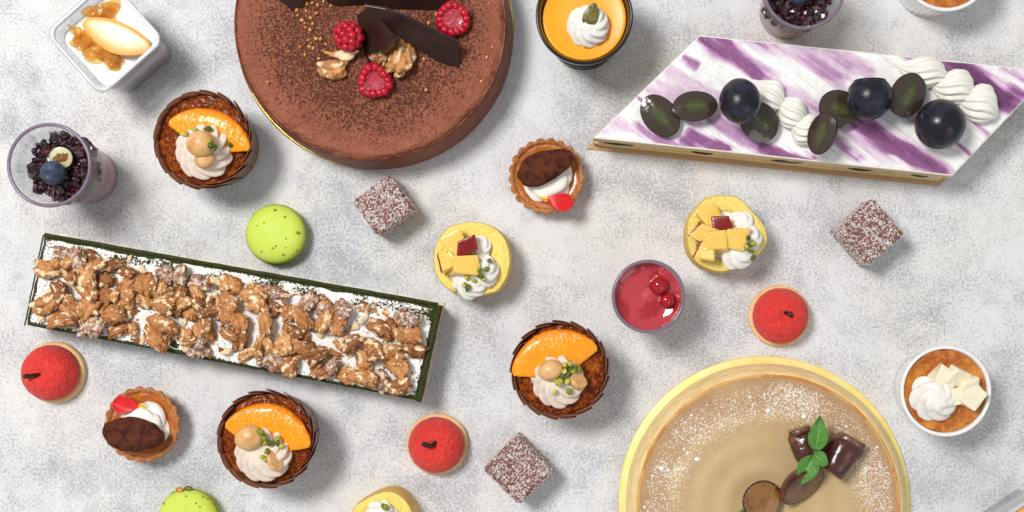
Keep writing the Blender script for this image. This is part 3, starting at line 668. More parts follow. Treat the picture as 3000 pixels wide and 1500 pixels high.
# ================================================================== walnut log cake
def walnut_log():
    z = 3.5; TL, TR, BR, BL = [V(*p, z)[:2] for p in ((125, 687), (1286, 893), (1225, 1178), (70, 955))]
    c2 = (TL+TR+BR+BL)/4; loc = np.array([c2[0], c2[1], 0]); ax = (TR-TL); rz = math.atan2(ax[1], ax[0])
    t = Thing('walnut_log_cake', 'long dark green cake bar topped with sugared walnuts', 'cake', loc, rz)
    R2 = lambda p: rot(np.array([[p[0]-c2[0], p[1]-c2[1], 0]]), (0, 0, -rz))[0, :2]
    P = np.array([R2(BL), R2(BR), R2(TR), R2(TL)])
    t.part('cake_board', slab(polyoff(P, -.12)+np.array([-.10, 0]), 0, .14, .04, 10), 'cardpale')
    t.part('green_sponge', slab(polyoff(P, .08), .15, 3.1, .12, 60, .07, 3), 'matcha')
    # side sheets standing a little above the cream
    L = lambda a, b, u: a+(b-a)*u
    cx = slab(polyoff(P, .10), 3.1, 3.42, .12, 60, .10, 8, .08); v, f = cx
    d_edge = np.min(np.stack([np.abs(np.cross(P[(i+1) % 4]-P[i], v[:, :2]-P[i]))/np.linalg.norm(P[(i+1) % 4]-P[i]) for i in range(4)]), 0)
    # finer sheet for the sugared top
    nx, ny = 150, 46; U, W_ = np.meshgrid(np.linspace(0, 1, nx), np.linspace(0, 1, ny)); q = polyoff(P, .14)
    G = (q[0]*(1-U[..., None])+q[1]*U[..., None])*(1-W_[..., None])+(q[3]*(1-U[..., None])+q[2]*U[..., None])*W_[..., None]
    g = np.column_stack([G.reshape(-1, 2), np.full(nx*ny, 3.4)]); e = np.minimum(np.minimum(U, 1-U)*30, np.minimum(W_, 1-W_)*7.2).ravel()
    g[:, 2] += .14*(fbm(g*.9, 4, 4)-.5)-.2*np.exp(-(e/.12)**2)+.05
    u_, w_ = U.ravel(), W_.ravel()
    sug = .30*sstep(-.1, .35, e)-.24*np.exp(-((w_-.91)/.065)**2)*sstep(.30, .58, fbm(g*.35, 3, 6))-.20*np.exp(-(w_/.06)**2)*sstep(.3, .6, fbm(g*.3+7, 3, 26))-.14*np.exp(-(e/.12)**2)-.10*sstep(.5, .7, fbm(g*.6+5, 3, 16))
    sug -= .10*np.exp(-((u_-.985)/.012)**2)+.05*np.exp(-((u_-.01)/.012)**2)
    t.part('cream_layer', (v, f), 'matcha'); t.part('sugared_top', (g, grid_faces(nx, ny, False)), 'sugar_top', attrs={'sugar': sug})
    # raised green edge strips (back edge and right end)
    for a, b_, wd in ((P[3], P[2], .15), (P[1], P[2], .24), (P[0], P[3], .06)):
        n = 60; path = np.array([np.append(L(a, b_, k), 3.36) for k in np.linspace(.003, .997, n)])
        path[:, 1 if abs(b_[0]-a[0]) > abs(b_[1]-a[1]) else 0] += .05*(fbm(path*1.3, 3, 7)-.5)
        t.part('green_edge', tube(path, wd*(1+.25*(fbm(path*2, 2, 5)-.5)), 8, .8), 'matcha')
    # walnuts, laid on a height map so that they pile up
    res = .12; hm = np.full((70, 280), 3.42); rnd = np.random.RandomState(12)
    def cells(v): return np.clip(((v[:, 1]+4.2)/res).astype(int), 0, 69), np.clip(((v[:, 0]+16.8)/res).astype(int), 0, 279)
    mes = {}
    for k, (v, f, pale) in enumerate(KERN):
        for dz in (0, 1):
            me = mesh('walnut', v, f, True, {'pale': pale, 'dust': dustattr(v, f, .24) if dz else 0*pale}); setmat(me, 'walnut_sugar' if dz else 'walnut'); mes[(k, dz)] = me
    spots = []
    for i in range(21):
        for j in range(5):
            spots.append(((i+.5)/21*.945+.028+rnd.uniform(-.016, .016), .145+j*.166+rnd.uniform(-.04, .04), rnd.uniform(.74, 1.0)))
    rnd.shuffle(spots); spots = [tuple(s_) for s_ in spots]
    for _ in range(60): spots.append((rnd.uniform(.04, .96), rnd.uniform(.14, .80), rnd.uniform(.45, .65)))
    for i, (u, w__, s_) in enumerate(spots):
        p = (P[0]*(1-u)+P[1]*u)*(1-w__)+(P[3]*(1-u)+P[2]*u)*w__
        k = rnd.randint(0, 9) if rnd.rand() < .80 else rnd.randint(9, 13)
        dz = 1 if (w__ < .22 or w__ > .74 or u > .93) and rnd.rand() < .6 else 0
        r = (rnd.uniform(-.4, .4), rnd.uniform(-.25, .25), rnd.uniform(0, 6.28)); v, f, pale = KERN[k]; sv = s_
        if k >= 9: sv *= 1.05
        rv = rot(v*sv, r); rv[:, 0] += p[0]; rv[:, 1] += p[1]; a, b_ = cells(rv)
        low = rv[:, 2] < np.percentile(rv[:, 2], 60)
        z0 = np.percentile(hm[a[low], b_[low]]-rv[low, 2], 93)-.08
        z0 = min(z0, 4.35)
        o = bpy.data.objects.new('walnut_piece', mes[(k, dz)]); link(o); o.parent = t.o; o.location = (p[0]*S, p[1]*S, z0*S); o.rotation_euler = r; o.scale = (sv, sv, sv)
        np.maximum.at(hm, (a, b_), rv[:, 2]+z0)
    sp = []
    for _ in range(110):
        u, w__ = rnd.uniform(.03, .98), rnd.uniform(.06, .92); 
        if _ < 45: u, w__ = rnd.normal(.80, .09), rnd.normal(.82, .05)
        u = min(max(u, .03), .97); w__ = min(max(w__, .05), .93)
        p = (P[0]*(1-u)+P[1]*u)*(1-w__)+(P[3]*(1-u)+P[2]*u)*w__; a, b_ = cells(np.array([[p[0], p[1], 0]])); sp.append((p[0], p[1], min(hm[a[0], b_[0]], 3.9)+.04))
    t.part('nut_crumbs', crumbs(sp, 9, .10, .19), 'crumb', stuff=True, support=False)
walnut_log()

# ================================================================== purple marbled cake
def purple_cake():
    H = 4.6; pts = [(1739, 404), (2791, 515), (3083, 208), (2050, 103)]
    P = np.array([V(*p, H)[:2] for p in pts]); c2 = P.mean(0); P = P-c2
    t = Thing('purple_marbled_cake', 'slanted cake slab with purple and white marbled top', 'cake', (c2[0], c2[1], 0))
    t.part('cake_board', slab(polyoff(P, -.30)+np.array([.12, -.05]), 0, .2, .05, 20), 'card')
    t.part('sponge_layer', slab(polyoff(P, .02), .2, 1.5, .12, 50, .07, 2), 'cake_tan')
    t.part('cream_layer', slab(polyoff(P, .14), 1.5, 2.9, .05, 50, .05, 4), 'lilac_cream')
    t.part('sponge_layer', slab(polyoff(P, .0), 2.9, 4.15, .12, 50, .07, 6), 'cake_tan')
    v, f = slab(P, 4.15, H-.03, .06, 50, .012, 9)
    # dense top with knife strokes
    t.part('white_cream_layer', (v, f), 'cream')
    nx, ny = 260, 90; U, W_ = np.meshgrid(np.linspace(0, 1, nx), np.linspace(0, 1, ny)); q = polyoff(P, .012)
    G = ((q[0]*(1-U[..., None])+q[1]*U[..., None])*(1-W_[..., None])+(q[3]*(1-U[..., None])+q[2]*U[..., None])*W_[..., None]).reshape(-1, 2)
    g = np.column_stack([G, np.zeros(len(G))]); e = np.minimum(np.minimum(U, 1-U)*28, np.minimum(W_, 1-W_)*8).ravel()
    ca, sa = math.cos(-.63), math.sin(-.63); a_ = g[:, 0]*ca+g[:, 1]*sa; c_ = -g[:, 0]*sa+g[:, 1]*ca; anis = np.column_stack([a_*.16, c_*.8, 0*a_])
    g[:, 2] = H+.012+.07*(fbm(anis*1.6, 4, 3)-.5)-.12*np.exp(-(e/.07)**2)
    pur = .52*sstep(.44, .70, fbm(anis+9, 3, 5)); gx = g[:, :2]+c2
    strk = [(2055, 95, 2250, 240, 48, 1.0), (2075, 95, 2290, 225, 22, .5), (2000, 165, 2050, 198, 26, .7), (1990, 215, 2130, 290, 22, .35), (1868, 282, 1890, 305, 14, .8), (1865, 365, 2010, 445, 30, .6), (2005, 395, 2140, 452, 34, .95), (2085, 345, 2300, 468, 40, .62), (2225, 425, 2400, 482, 34, .95), (2190, 180, 2262, 242, 30, .65),
            (2420, 140, 2565, 225, 40, .62), (2445, 405, 2520, 475, 20, .65), (2505, 355, 2785, 515, 40, 1.0), (2560, 400, 2700, 480, 26, .6), (2750, 175, 3000, 318, 50, 1.25), (2700, 160, 2800, 200, 20, .6), (2800, 415, 2856, 465, 18, .8), (2850, 360, 2900, 415, 18, .65), (2930, 195, 3090, 260, 30, .45), (1940, 190, 2040, 260, 30, .3), (2330, 330, 2440, 400, 26, .3), (2330, 120, 2420, 170, 12, .4)]
    wob = (fbm(anis*1.5+3, 4, 8)-.5); wob2 = (fbm(anis*3+13, 3, 28)-.5)
    for x0, y0, x1, y1, wd, st_ in strk:
        A, B = V(x0, y0, H)[:2], V(x1, y1, H)[:2]; d = B-A; Ln = np.linalg.norm(d); d = d/Ln; r_ = gx-A; al = (r_ @ d)/Ln; ac = r_ @ np.array([-d[1], d[0]])+wob*1.6
        hw = wd/37*1.25*(.75+.6*wob2); pur = np.maximum(pur, st_*sstep(hw, hw*.2, np.abs(ac))*sstep(-.12, .06, al+wob*.3)*sstep(1.12, .85, al+wob*.4))
    t.part('marbled_top', (g, grid_faces(nx, ny, False)), 'marble', attrs={'purple': pur})
    for k, u in enumerate((.07, .31, .55, .76, .93)):
        p = P[0]*(1-u)+P[1]*u; d = (P[1]-P[0])/np.linalg.norm(P[1]-P[0]); v, f = blob((1.2, .9, 1.3, 1.0, .7)[k], .2, (.36, .3, .42, .34, .4)[k], 3, .25, 1, k); v = rot(v, (0, 0, math.atan2(d[1], d[0])))+np.array([p[0]+.02, p[1]+.13, 2.2])
        t.part('grape_slice', (v, f), 'grape', support=False)
    for k, (px, py, a, L_, W_) in enumerate(((2248, 268, -.75, 2.9, 1.15), (2312, 318, -.7, 2.9, 1.2), (2352, 368, -.55, 2.9, 1.25), (2690, 203, -.35, 4.0, 1.3), (2778, 250, -.45, 3.6, 1.45), (2850, 298, -.5, 3.5, 1.5))):
        v, f = shell(L_, W_, 1.6, 11, 1.5, k); v = rot(v, (0, 0, a)); lp = t.local(px, py, H+.6); t.part('cream_shell', (v+np.array([lp[0], lp[1], H-.02+.12*(k % 3)]), f), 'cream')
    b = bvh_of([t]); on = [t]
    G = 'black grapes on the marbled cake'
    def whole(label, px, py, r, k=1.0, cut=False, rr=(0, 0, 0)):
        v, f = lathe([(r*math.sin(q), -r*k*math.cos(q)) for q in np.linspace(.04, PI-.04, 30)], 60); v *= (1+.03*(fbm(v*.5, 2, int(px))-.5))[:, None]
        v = rot(v, (1.2, .2, 0))
        parts = [('skin', (v, f), 'grape')]
        if cut:
            h = r*.72; m_ = v[:, 1] > h; v[m_, 1] = h; rc = math.sqrt(r*r-h*h); dv, df = disc(rc, 0, 8, 40); dv[:, 2] = .02; dv = rot(dv, (-PI/2, 0, 0))+np.array([0, h+.01, 0])
            parts.append(('cut_face', (dv, df), 'grape_cut', {'edge': 0*dv[:, 0], 'core': 0*dv[:, 0], 'vein': 0*dv[:, 0]}))
        else:
            sv, sf = blob(.09, .09, .05, 2, .1); parts.append(('stem_scar', (rot(sv, (0, 0, 0))+np.array([r*.28, -r*.1, r*.94]), sf), 'stem'))
        g = Loose('grape', label, 'grape', parts, px, py, on, rr, .06, G); on.append(g)
    def half(label, px, py, a, b_, ang, tilt=(0, 0), seed=0, cc=.8):
        s1, s2, at = half_fruit(a, b_, cc, seed, .16); e = Euler((tilt[0], tilt[1], 0)).to_matrix(); e = (e @ Matrix.Rotation(ang, 3, 'Z')).to_euler()
        g = Loose('grape_half', label, 'grape', [('skin', s1, 'grape'), ('cut_face', s2, 'grape_cut', at)], px, py, on, e, .06, G); on.append(g)
    half('grape half with cut face up, nearest the pointed left end of the slab', 1933, 341, 1.78, 1.28, -.85, (.08, -.05), 1)
    half('flat lying oval grape half, second from the left end', 2035, 313, 1.72, 1.15, .08, (-.1, .05), 2)
    half('dark grape half leaning beneath the first whole grape', 2222, 362, 1.62, 1.42, -.6, (.15, .28), 3, 1.0)
    whole('whole black grape left of the middle cream shells', 2168, 296, 1.52, 1.12)
    half('grape half with a reddish cut edge in the middle of the row', 2456, 322, 1.62, 1.42, -.3, (.05, .12), 4, 1.0)
    half('grape wedge standing on edge against the middle cream shells', 2406, 392, 1.6, 1.1, 1.15, (.1, -.65), 5, 1.15)
    half('grape half leaning on the right of the grape with a sliced top', 2655, 282, 1.75, 1.40, 1.0, (.05, .30), 6, 1.1)
    whole('black grape with its top end sliced off', 2548, 285, 1.68, 1.0, True)
    whole('largest whole black grape below the right cream shells', 2754, 364, 1.86, 1.0)
purple_cake()

# ================================================================== plum tart
def plum_tart():
    c = V(2238, 1469, 0)
    t = Thing('chestnut_cream_tart', 'large round tan chestnut cream cake on a pale gold card', 'cake', c)
    t.part('gold_board', lathe([(11.45, 0), (11.52, .05), (11.52, .16), (11.4, .2)], 140), 'gold_pale')
    v, f = lathe([(10.9, .2), (10.95, .4), (10.92, 1.0), (10.75, 1.6), (10.5, 2.15), (10.3, 2.4), (10.18, 2.46)], 160, lambda r, z, th, j: (r+.06*(fbm(np.column_stack([np.cos(th)*5, np.sin(th)*5, z]), 3, 3)-.5), z), cap1=False)
    t.part('smooth_side', (v, f), 'tart_side')
    v, f = lathe([(10.2, 2.42), (10.15, 2.50), (10.06, 2.54), (9.96, 2.53), (9.88, 2.46)], 160, lambda r, z, th, j: (r+.10*(fbm(np.column_stack([np.cos(th)*4, np.sin(th)*4, 0*th]), 3, 6)-.5), z+.08*(fbm(np.column_stack([np.cos(th)*6, np.sin(th)*6, 0*th]), 3, 2)-.5)), cap0=False, cap1=False)
    t.part('browned_edge', (v, f), 'tart_ring')
    def top(x, y, r):
        a = np.arctan2(y, x); p = np.column_stack([x, y, 0*x])
        sp = (r-.9*a/PI)
        return .05*np.sin(2*PI*sp/1.9)*sstep(1, 3, r)*sstep(9.5, 8, r)-.05*sstep(7, 2, r)+.06*(fbm(p*.5, 2, 3)-.5)+.05*sstep(9.0, 9.85, r)
    v, f = disc(9.95, 2.5, 70, 180, top); r = np.hypot(v[:, 0], v[:, 1]); p = np.column_stack([v[:, 0], v[:, 1], 0*r])
    sug = .30*sstep(4.3, 7.6, r)*(.45+.8*fbm(p*.3, 3, 7))-.12*sstep(9.3, 9.9, r)+.02
    br = np.clip(sstep(5.0, 9.4, r)*(.4+.8*fbm(p*.35, 3, 13)), 0, 1)
    t.part('cream_top', (v, f), 'chestnut', attrs={'sugar': sug, 'brown': br})
    sp = [(2250, 1203), (2240, 1156), (2263, 1155), (2355, 1222), (2198, 1163), (2042, 1345), (2046, 1348), (2004, 1317), (2015, 1327), (1938, 1372), (1957, 1378), (2392, 1205), (2396, 1188), (2009, 1237), (1912, 1394), (2025, 1217), (2274, 1183), (1888, 1486), (2205, 1185), (1983, 1266), (2570, 1310), (2480, 1250)]
    b = t.bvh(); out = []
    for i, (px, py) in enumerate(sp):
        q = V(px, py, 2.55)-c; s_ = .2 if i in (0, 3, 5, 9) else .11; v, f = blob(s_, s_*.9, s_*.6, 2, .3, 1.6, i); out.append((v+np.array([q[0], q[1], 2.56]), f))
    t.part('icing_sugar_clumps', join(out), 'icing', stuff=True, support=False)
    on = [t]; Gp = 'plums on the chestnut cake'
    s1, s2, at = half_fruit(1.62, 1.5, 1.15, 5, .12, False)
    on.append(Loose('plum_half', 'plum half with glossy amber cut face nearest the photo edge', 'plum', [('skin', s1, 'plum'), ('cut_face', s2, 'plum_cut', at)], 2230, 1464, on, Euler((.12, .1, .8)), .06, Gp))
    s1, s2, at = half_fruit(1.95, 1.4, 1.45, 9, .08, False)
    e = (Euler((0, 0, .62)).to_matrix() @ Euler((.75, .1, 0)).to_matrix()).to_euler()
    on.append(Loose('plum_half', 'large dark plum half under the lower mint leaf', 'plum', [('skin', s1, 'plum'), ('cut_face', s2, 'plum_cut2', at)], 2353, 1425, on, e, .06, Gp))
    def chunk(label, px, py, sx, sy, sz, r, seed):
        v, f = rbox(sx, sy, sz, .55, 9); v[:, 0] *= 1+.22*v[:, 1]/sy; v *= (1+.45*(fbm(v*.8+seed, 3, seed)-.5))[:, None]; v[:, 1] += .12*v[:, 0]; v = warp(v, seed, .25)
        v[:, 2] += -.35*sx*(v[:, 0]/sx)**2; v2, f2 = rbox(sx*.9, sy*.2, sz*.75, .18, 7); v2 = v2*np.array([1, 1, 1])+np.array([0, sy*.92, 0]); v2[:, 1] += .12*v2[:, 0]; v2[:, 2] += -.35*sx*(v2[:, 0]/sx)**2
        on.append(Loose('plum_chunk', label, 'plum', [('skin', (v, f), 'plum'), ('cut_face', (v2, f2), 'plum_cut2', {'edge': 0*v2[:, 0]})], px, py, on, r, .05, Gp))
    chunk('stout dark red plum chunk right of the mint sprig', 2466, 1336, 1.15, 1.5, .85, (0, .1, -.62), 3)
    chunk('small dark plum chunk half hidden behind the tall mint leaf', 2352, 1303, .95, 1.2, .85, (0, -.1, .25), 8)
    # mint
    def leaf(Ln, W, seed, curl=.25):
        nu, nw = 34, 21; u = np.linspace(0, 1, nu); s_ = np.linspace(-1, 1, nw); U, W_ = np.meshgrid(u, s_, indexing='ij')
        prof = np.sin(PI*U**.82)**.72*(1-.25*U); ser = 1+.07*np.abs(((U*11) % 1)-.5)*2*(np.abs(W_) > .85)
        x = U*Ln+.05*Ln*np.abs(W_)*0; y = W*.5*prof*W_*ser
        vein = np.maximum(np.exp(-(W_/.07)**2), .8*np.exp(-((((U*6-np.abs(W_)*1.2) % 1)-.5)/.10)**2)*(np.abs(W_) < .9))
        z = .18*np.abs(W_)*W*.5+curl*np.sin(U*PI*.9)*.8-.35*curl*U*U*Ln*.3-.06*vein+.10*(fbm(np.column_stack([x.ravel()*1.5, y.ravel()*1.5, 0*x.ravel()+seed]), 2, seed).reshape(x.shape)-.5)
        v = np.column_stack([x.ravel(), y.ravel(), z.ravel()]); f = []
        for i in range(nu-1):
            for j in range(nw-1): a = i*nw+j; f.append((a, a+nw, a+nw+1, a+1))
        v2, f2 = thicken(v, f, .05); vv = vein.ravel(); return (v2, f2), np.concatenate([vv, vv])
    def place_leaf(spec, name_label, stem):
        bv = bvh_of(on); base = None; parts = []
        z = max(drop(np.array([[0, 0, 0.]]), V(px, py, 5.5)[:2], bv, 0) for px, py in stem)+.15
        root0 = V(stem[0][0], stem[0][1], z)
        o = bpy.data.objects.new('mint_sprig', None); link(o); o.location = [q*S for q in root0]; o.empty_display_size = .005
        o['label'] = name_label; o['category'] = 'mint'; o['group'] = 'mint on the chestnut cake'
        for k, (px0, py0, px1, py1, W, dz0, dz1) in enumerate(spec):
            a = V(px0, py0, z+dz0); b_ = V(px1, py1, z+dz1); d = b_-a; Ln = np.linalg.norm(d); (v, f), ve = leaf(Ln, W, k+3)
            v = rot(v, (0, -math.atan2(d[2], math.hypot(d[0], d[1])), math.atan2(d[1], d[0])))+a-root0
            me = mesh('leaf', v, f, True, {'vein': ve}); setmat(me, 'mint'); q = bpy.data.objects.new('leaf', me); link(q); q.parent = o
        sp_ = np.array([V(px, py, z+.12)-root0 for px, py in stem]); 
        if len(sp_) > 1:
            pth = np.array([sp_[0]+(sp_[-1]-sp_[0])*k for k in np.linspace(0, 1, 6)])+np.array([[0, 0, .05*math.sin(k*3)] for k in np.linspace(0, 1, 6)])
            me = mesh('stem', *tube(pth, .09, 8)); setmat(me, 'mint'); q = bpy.data.objects.new('stem', me); link(q); q.parent = o
    place_leaf([(2391, 1318, 2401, 1220, 1.62, .25, .75), (2383, 1335, 2342, 1418, 1.75, .1, -.1), (2383, 1330, 2424, 1362, 1.25, .15, .25)], 'fresh green mint sprig with three leaves on the plums', [(2383, 1336), (2391, 1316)])
    place_leaf([(2168, 1525, 2187, 1488, 1.1, 0, .35)], 'mint leaf tip peeking in at the bottom photo edge', [(2168, 1525)])
plum_tart()

# ================================================================== orange muffins
PETAL = None
def muffin(px, py, name_hint, seg, cream, macs, seed, rot0):
    global PETAL
    Ht = 5.2; top = V(px, py, Ht); loc = np.array([top[0], top[1], 0])
    t = Thing('orange_muffin', 'glazed muffin in a brown paper cup, ' + name_hint, 'muffin', loc, rot0, 'orange muffins in brown cups')
    cup_ = t.part('paper_cup', lathe([(2.75, .02), (2.9, .2), (3.22, 4.2), (3.24, 4.3)], 72), 'wrapper_out')
    v, f = disc(3.36, 4.62, 40, 110, lambda x, y, r: .38*(1-(r/3.3)**2)+.26*(fbm(np.column_stack([x, y, 0*x])*1.5+seed, 3, seed)-.5)+.16*(fbm(np.column_stack([x, y, 0*x])*4.5+seed, 2, seed+4)-.5))
    t.part('glazed_top', (v, f), 'glaze')
    # overlapping paper petals
    N_ = 17
    if PETAL is None:
        nu, nv = 12, 9; u = np.linspace(0, 1, nu); w_ = np.linspace(0, 1, nv); U, W_ = np.meshgrid(u, w_)
        a = (U-.5)*2*PI/N_*1.9; h = .06+(Ht-.06)*W_-(.34*np.abs(U*1.15-.45)**2.2*1.6)*(W_ > .99)-(.10*U)*(W_ > .99)
        Rr = (2.90+.56*W_**1.05)+(.02+.32*U)*(.25+.75*W_)
        v = np.column_stack([(Rr*np.cos(a)).ravel(), (Rr*np.sin(a)).ravel(), h.ravel()]); v, f = thicken(v, grid_faces(nu, nv, False), .05)
        PETAL = (v, f, mesh('paper_petal', v, f)); PETAL[2].materials.append(MT['wrapper'])
    for k in range(N_):
        t.part('paper_petal', (PETAL[0], PETAL[1]), None, parent=cup_, r=(0, 0, 2*PI*k/N_), me=PETAL[2], support=False)
    # cream
    cx, cy, cr = cream; v, f = rosette(cr, 1.35, 10, 1.6, .34, 1.0, .06, seed, (.1, .1), power=.7); lp = t.local(cx, cy, 5.3)
    # orange segment
    (ax, ay), (bx, by), (mx, my) = seg
    tz = 5.45; A = V(ax, ay, tz); B = V(bx, by, tz); Mp = V(mx, my, tz); d = B-A; Ln = np.hypot(d[0], d[1]); ang = math.atan2(d[1], d[0]); nrm = np.array([-math.sin(ang), math.cos(ang), 0]); bo = float((Mp-(A+B)/2) @ nrm)
    ov, of, ed = crescent(Ln, bo*1.02, bo*-.42, 1.15, seed=seed, rib=.05); mid = (A+B)/2
    ov = rot(ov, (0, 0, ang)); b = t.bvh()
    # segment tips sit on the paper rim, so lay it across the glaze
    zz = drop(ov, mid, b, .35); base = np.array([mid[0], mid[1], zz+ov[:, 2].min()])
    me = mesh('orange_segment', ov-np.array([0, 0, ov[:, 2].min()]), of, True, {'edge': ed}); setmat(me, 'orange'); o = bpy.data.objects.new('orange_segment', me); link(o); o.location = [q*S for q in base]
    # the streaks of the flesh follow the object's own axes
    me.transform(Matrix.Rotation(-ang, 4, 'Z')); o.rotation_euler = (0, 0, ang)
    o['label'] = 'peeled orange segment on the muffin ' + name_hint; o['category'] = 'orange'; o['group'] = 'orange segments on the muffins'
    class W: pass
    og = W(); og.w = [(ov+np.array([mid[0], mid[1], zz]), of)]
    bb = bvh_of([t, og]); wv = rot(v, (0, 0, t.rz)); cz = drop(wv[wv[:, 2] < .3], V(cx, cy, 5.3), b, .0)
    t.part('cream_swirl', (v+np.array([lp[0], lp[1], cz-.12]), f), 'muffin_cream')
    on = [t, og]
    for k, (qx, qy, sx, sy, a, lab, half) in enumerate(macs):
        mv, mf = blob(sx, sy, min(sx, sy)*.9, 4, .05, .9, seed+k)
        if half: h = mv[:, 0]*.8+mv[:, 2]*.6; e = np.maximum(h-.25*sx, 0); mv = mv-np.outer(e, [.8, 0, .6])
        g = Loose('macadamia_nut', lab + ' ' + name_hint, 'nut', [('macadamia_nut', (mv, mf), 'macadamia')], qx, qy, on, (0, 0, a), .5, 'macadamia nuts on the muffins'); on.append(g)
    return t, on
def pist_on(t, on, spots, seed):
    b = bvh_of(on); rnd = np.random.RandomState(seed)
    for i, (px, py) in enumerate(spots):
        v, f = pistachio(seed+i, rnd.uniform(.22, .30)); v = rot(v, rnd.rand(3)*6); p = place(px, py, v, b, .08)
        lp = rot((p-t.loc)[None], (0, 0, -t.rz))[0]
        t.part('pistachio_piece', (rot(v, (0, 0, -t.rz))+lp, f), 'pist%d' % rnd.randint(4), support=False)
Z = lambda x0, y0, k, L: [(x0+x/k, y0+y/k) for x, y in L]
t, on = muffin(592, 408, 'left of the chocolate cake', ((487, 362), (730, 440), (602, 313)), (597, 440, 2.25),
    [(600, 466, .78, .7, .5, 'lower macadamia nut piece on the muffin', False), (589, 421, 1.06, .98, .4, 'round macadamia nut on the cream of the muffin', False)], 11, .2)
pist_on(t, on, Z(0, 0, 2.013, [(1270, 850), (1295, 885), (1357, 855), (1280, 878), (1090, 790), (1150, 765), (1220, 755)]), 60)
t, on = muffin(1640, 1084, 'below the red jelly cup', ((1500, 1100), (1754, 1024), (1632, 962)), (1633, 1115, 2.1),
    [(1613, 1085, .95, .80, .35, 'whole macadamia nut on the cream of the muffin', False), (1693, 1115, .66, .72, 1.0, 'halved macadamia nut on the cream of the muffin', True)], 23, 1.0)
pist_on(t, on, Z(1400, 900, 3.788, [(965, 640), (1030, 625), (1025, 680), (1055, 710), (985, 725), (935, 760), (880, 835), (940, 830), (1000, 820), (858, 935), (1015, 935), (1125, 685), (1080, 670), (960, 710), (910, 815)]), 80)
t, on = muffin(778, 1287, 'right of the lower tartlet', ((653, 1252), (908, 1312), (790, 1184)), (770, 1328, 2.2),
    [(730, 1282, 1.08, .92, .3, 'big macadamia nut on the cream of the muffin', False), (805, 1350, .58, .82, .4, 'split macadamia nut on the cream of the muffin', True)], 37, .5)
pist_on(t, on, Z(200, 1100, 3.22, [(1855, 510), (1870, 570), (1855, 640), (1930, 625), (1975, 600), (2025, 655), (1870, 715), (1835, 770), (1850, 790), (1900, 640), (1975, 635)]), 120)

# ================================================================== chocolate-nut tartlets
def tartlet(px, py, hint, nut, petal, creamc, seed, rz):
    H = 2.1; top = V(px, py, H); t = Thing('cream_tartlet', 'small fluted tartlet with white cream, ' + hint, 'tartlet', (top[0], top[1], 0), rz, 'fluted cream tartlets')
    n = 21
    def fl(r, z, th, j):
        k = {0: .01, 1: .02, 2: .035, 3: .045, 4: .04, 5: .02}.get(j, 0.0)
        p = np.column_stack([np.cos(th)*4, np.sin(th)*4, z])
        return r*(1+k*(np.abs(np.sin(n*th/2))*1.6-.8))+.09*(fbm(p*1.6+seed, 3, seed)-.5), z+(.14*(fbm(p*1.8+seed, 3, seed+1)-.5) if j > 2 else 0)
    t.part('crust', lathe([(2.1, .02), (2.25, .1), (2.6, 1.2), (2.88, 2.0), (2.84, 2.14), (2.66, 2.16), (2.5, 2.0), (2.42, 1.7)], 126, fl, cap1=False), 'crust')
    v, f = disc(2.5, 1.78, 24, 90, lambda x, y, r: .12*sstep(1.7, 2.45, r)+.12*(fbm(np.column_stack([x, y, 0*x])*1.6+seed, 3, seed)-.5))
    t.part('caramel_filling', (v, f), 'caramel')
    lp = t.local(*creamc, 2.6); v, f = rosette(2.02, 1.25, 4, 2.2, .16, 2.2, .12, seed, power=.6); t.part('cream_swirl', (v+np.array([lp[0], lp[1], 1.78]), f), 'cream')
    b = [t]
    nx, ny, nl, nw, na, groove = nut
    v, f = ico(4); q = v.copy(); d = 1+.17*(fbm(q*1.2+seed, 3, seed)-.5)*2; v = v*d[:, None]; v = np.sign(v)*np.abs(v)**.92
    v[:, 1] *= 1+.12*np.sin(q[:, 0]*2.5+seed)
    gr = np.exp(-((q[:, 1]-.05-.12*np.sin(q[:, 0]*2))/.09)**2)*np.clip(q[:, 2]+.2, 0, 1)*groove
    v *= (1-.28*gr)[:, None]; v += .14*(ridged(np.column_stack([q[:, 0]*.7, q[:, 1]*2.6, q[:, 2]*2.6])+seed, 2, seed)-.5)[:, None]*q
    v *= np.array([nl/2, nw/2, .72])
    g = Loose('cocoa_dusted_nut', 'cocoa dusted brown nut on the tartlet ' + hint, 'nut', [('cocoa_dusted_nut', (v, f), 'cocoa_nut')], nx, ny, b, (.05, .05, na), .42, 'cocoa dusted nuts on the tartlets'); b.append(g)
    ax, ay, bx, by, W = petal
    nu, nw_ = 26, 15; U, W_ = np.meshgrid(np.linspace(0, 1, nu), np.linspace(-1, 1, nw_), indexing='ij')
    A, B = V(ax, ay, 3), V(bx, by, 3); d = B-A; Ln = np.hypot(d[0], d[1]); pr = (.14+.86*sstep(0, .75, U))*(1-.9*np.clip((U-.72)/.28, 0, 1)**2.4)
    x = U*Ln; y = W*.5*pr*W_; z = .30*(W_**2)*pr*W*.5+.22*np.sin(U*PI)+.10*np.sin(U*5+W_*2)
    v = np.column_stack([x.ravel()-Ln/2, y.ravel(), z.ravel()]); f = []
    for i in range(nu-1):
        for j in range(nw_-1): a = i*nw_+j; f.append((a, a+nw_, a+nw_+1, a+1))
    v, f = thicken(v, f, .04); tip = sstep(.34, .10, U).ravel(); tip = np.concatenate([tip, tip])
    Loose('rose_petal', 'red rose petal with yellow tip on the tartlet ' + hint, 'petal', [('rose_petal', (v, f), 'petal', {'tip': tip})], (ax+bx)/2, (ay+by)/2, b, (.1, -.1, math.atan2(d[1], d[0])), .1, 'rose petals on the tartlets')
tartlet(1601, 515, 'nearest the purple slab', (1598, 489, 4.4, 2.25, .42, .5), (1582, 578, 1680, 598, 1.4), (1604, 519), 3, .1)
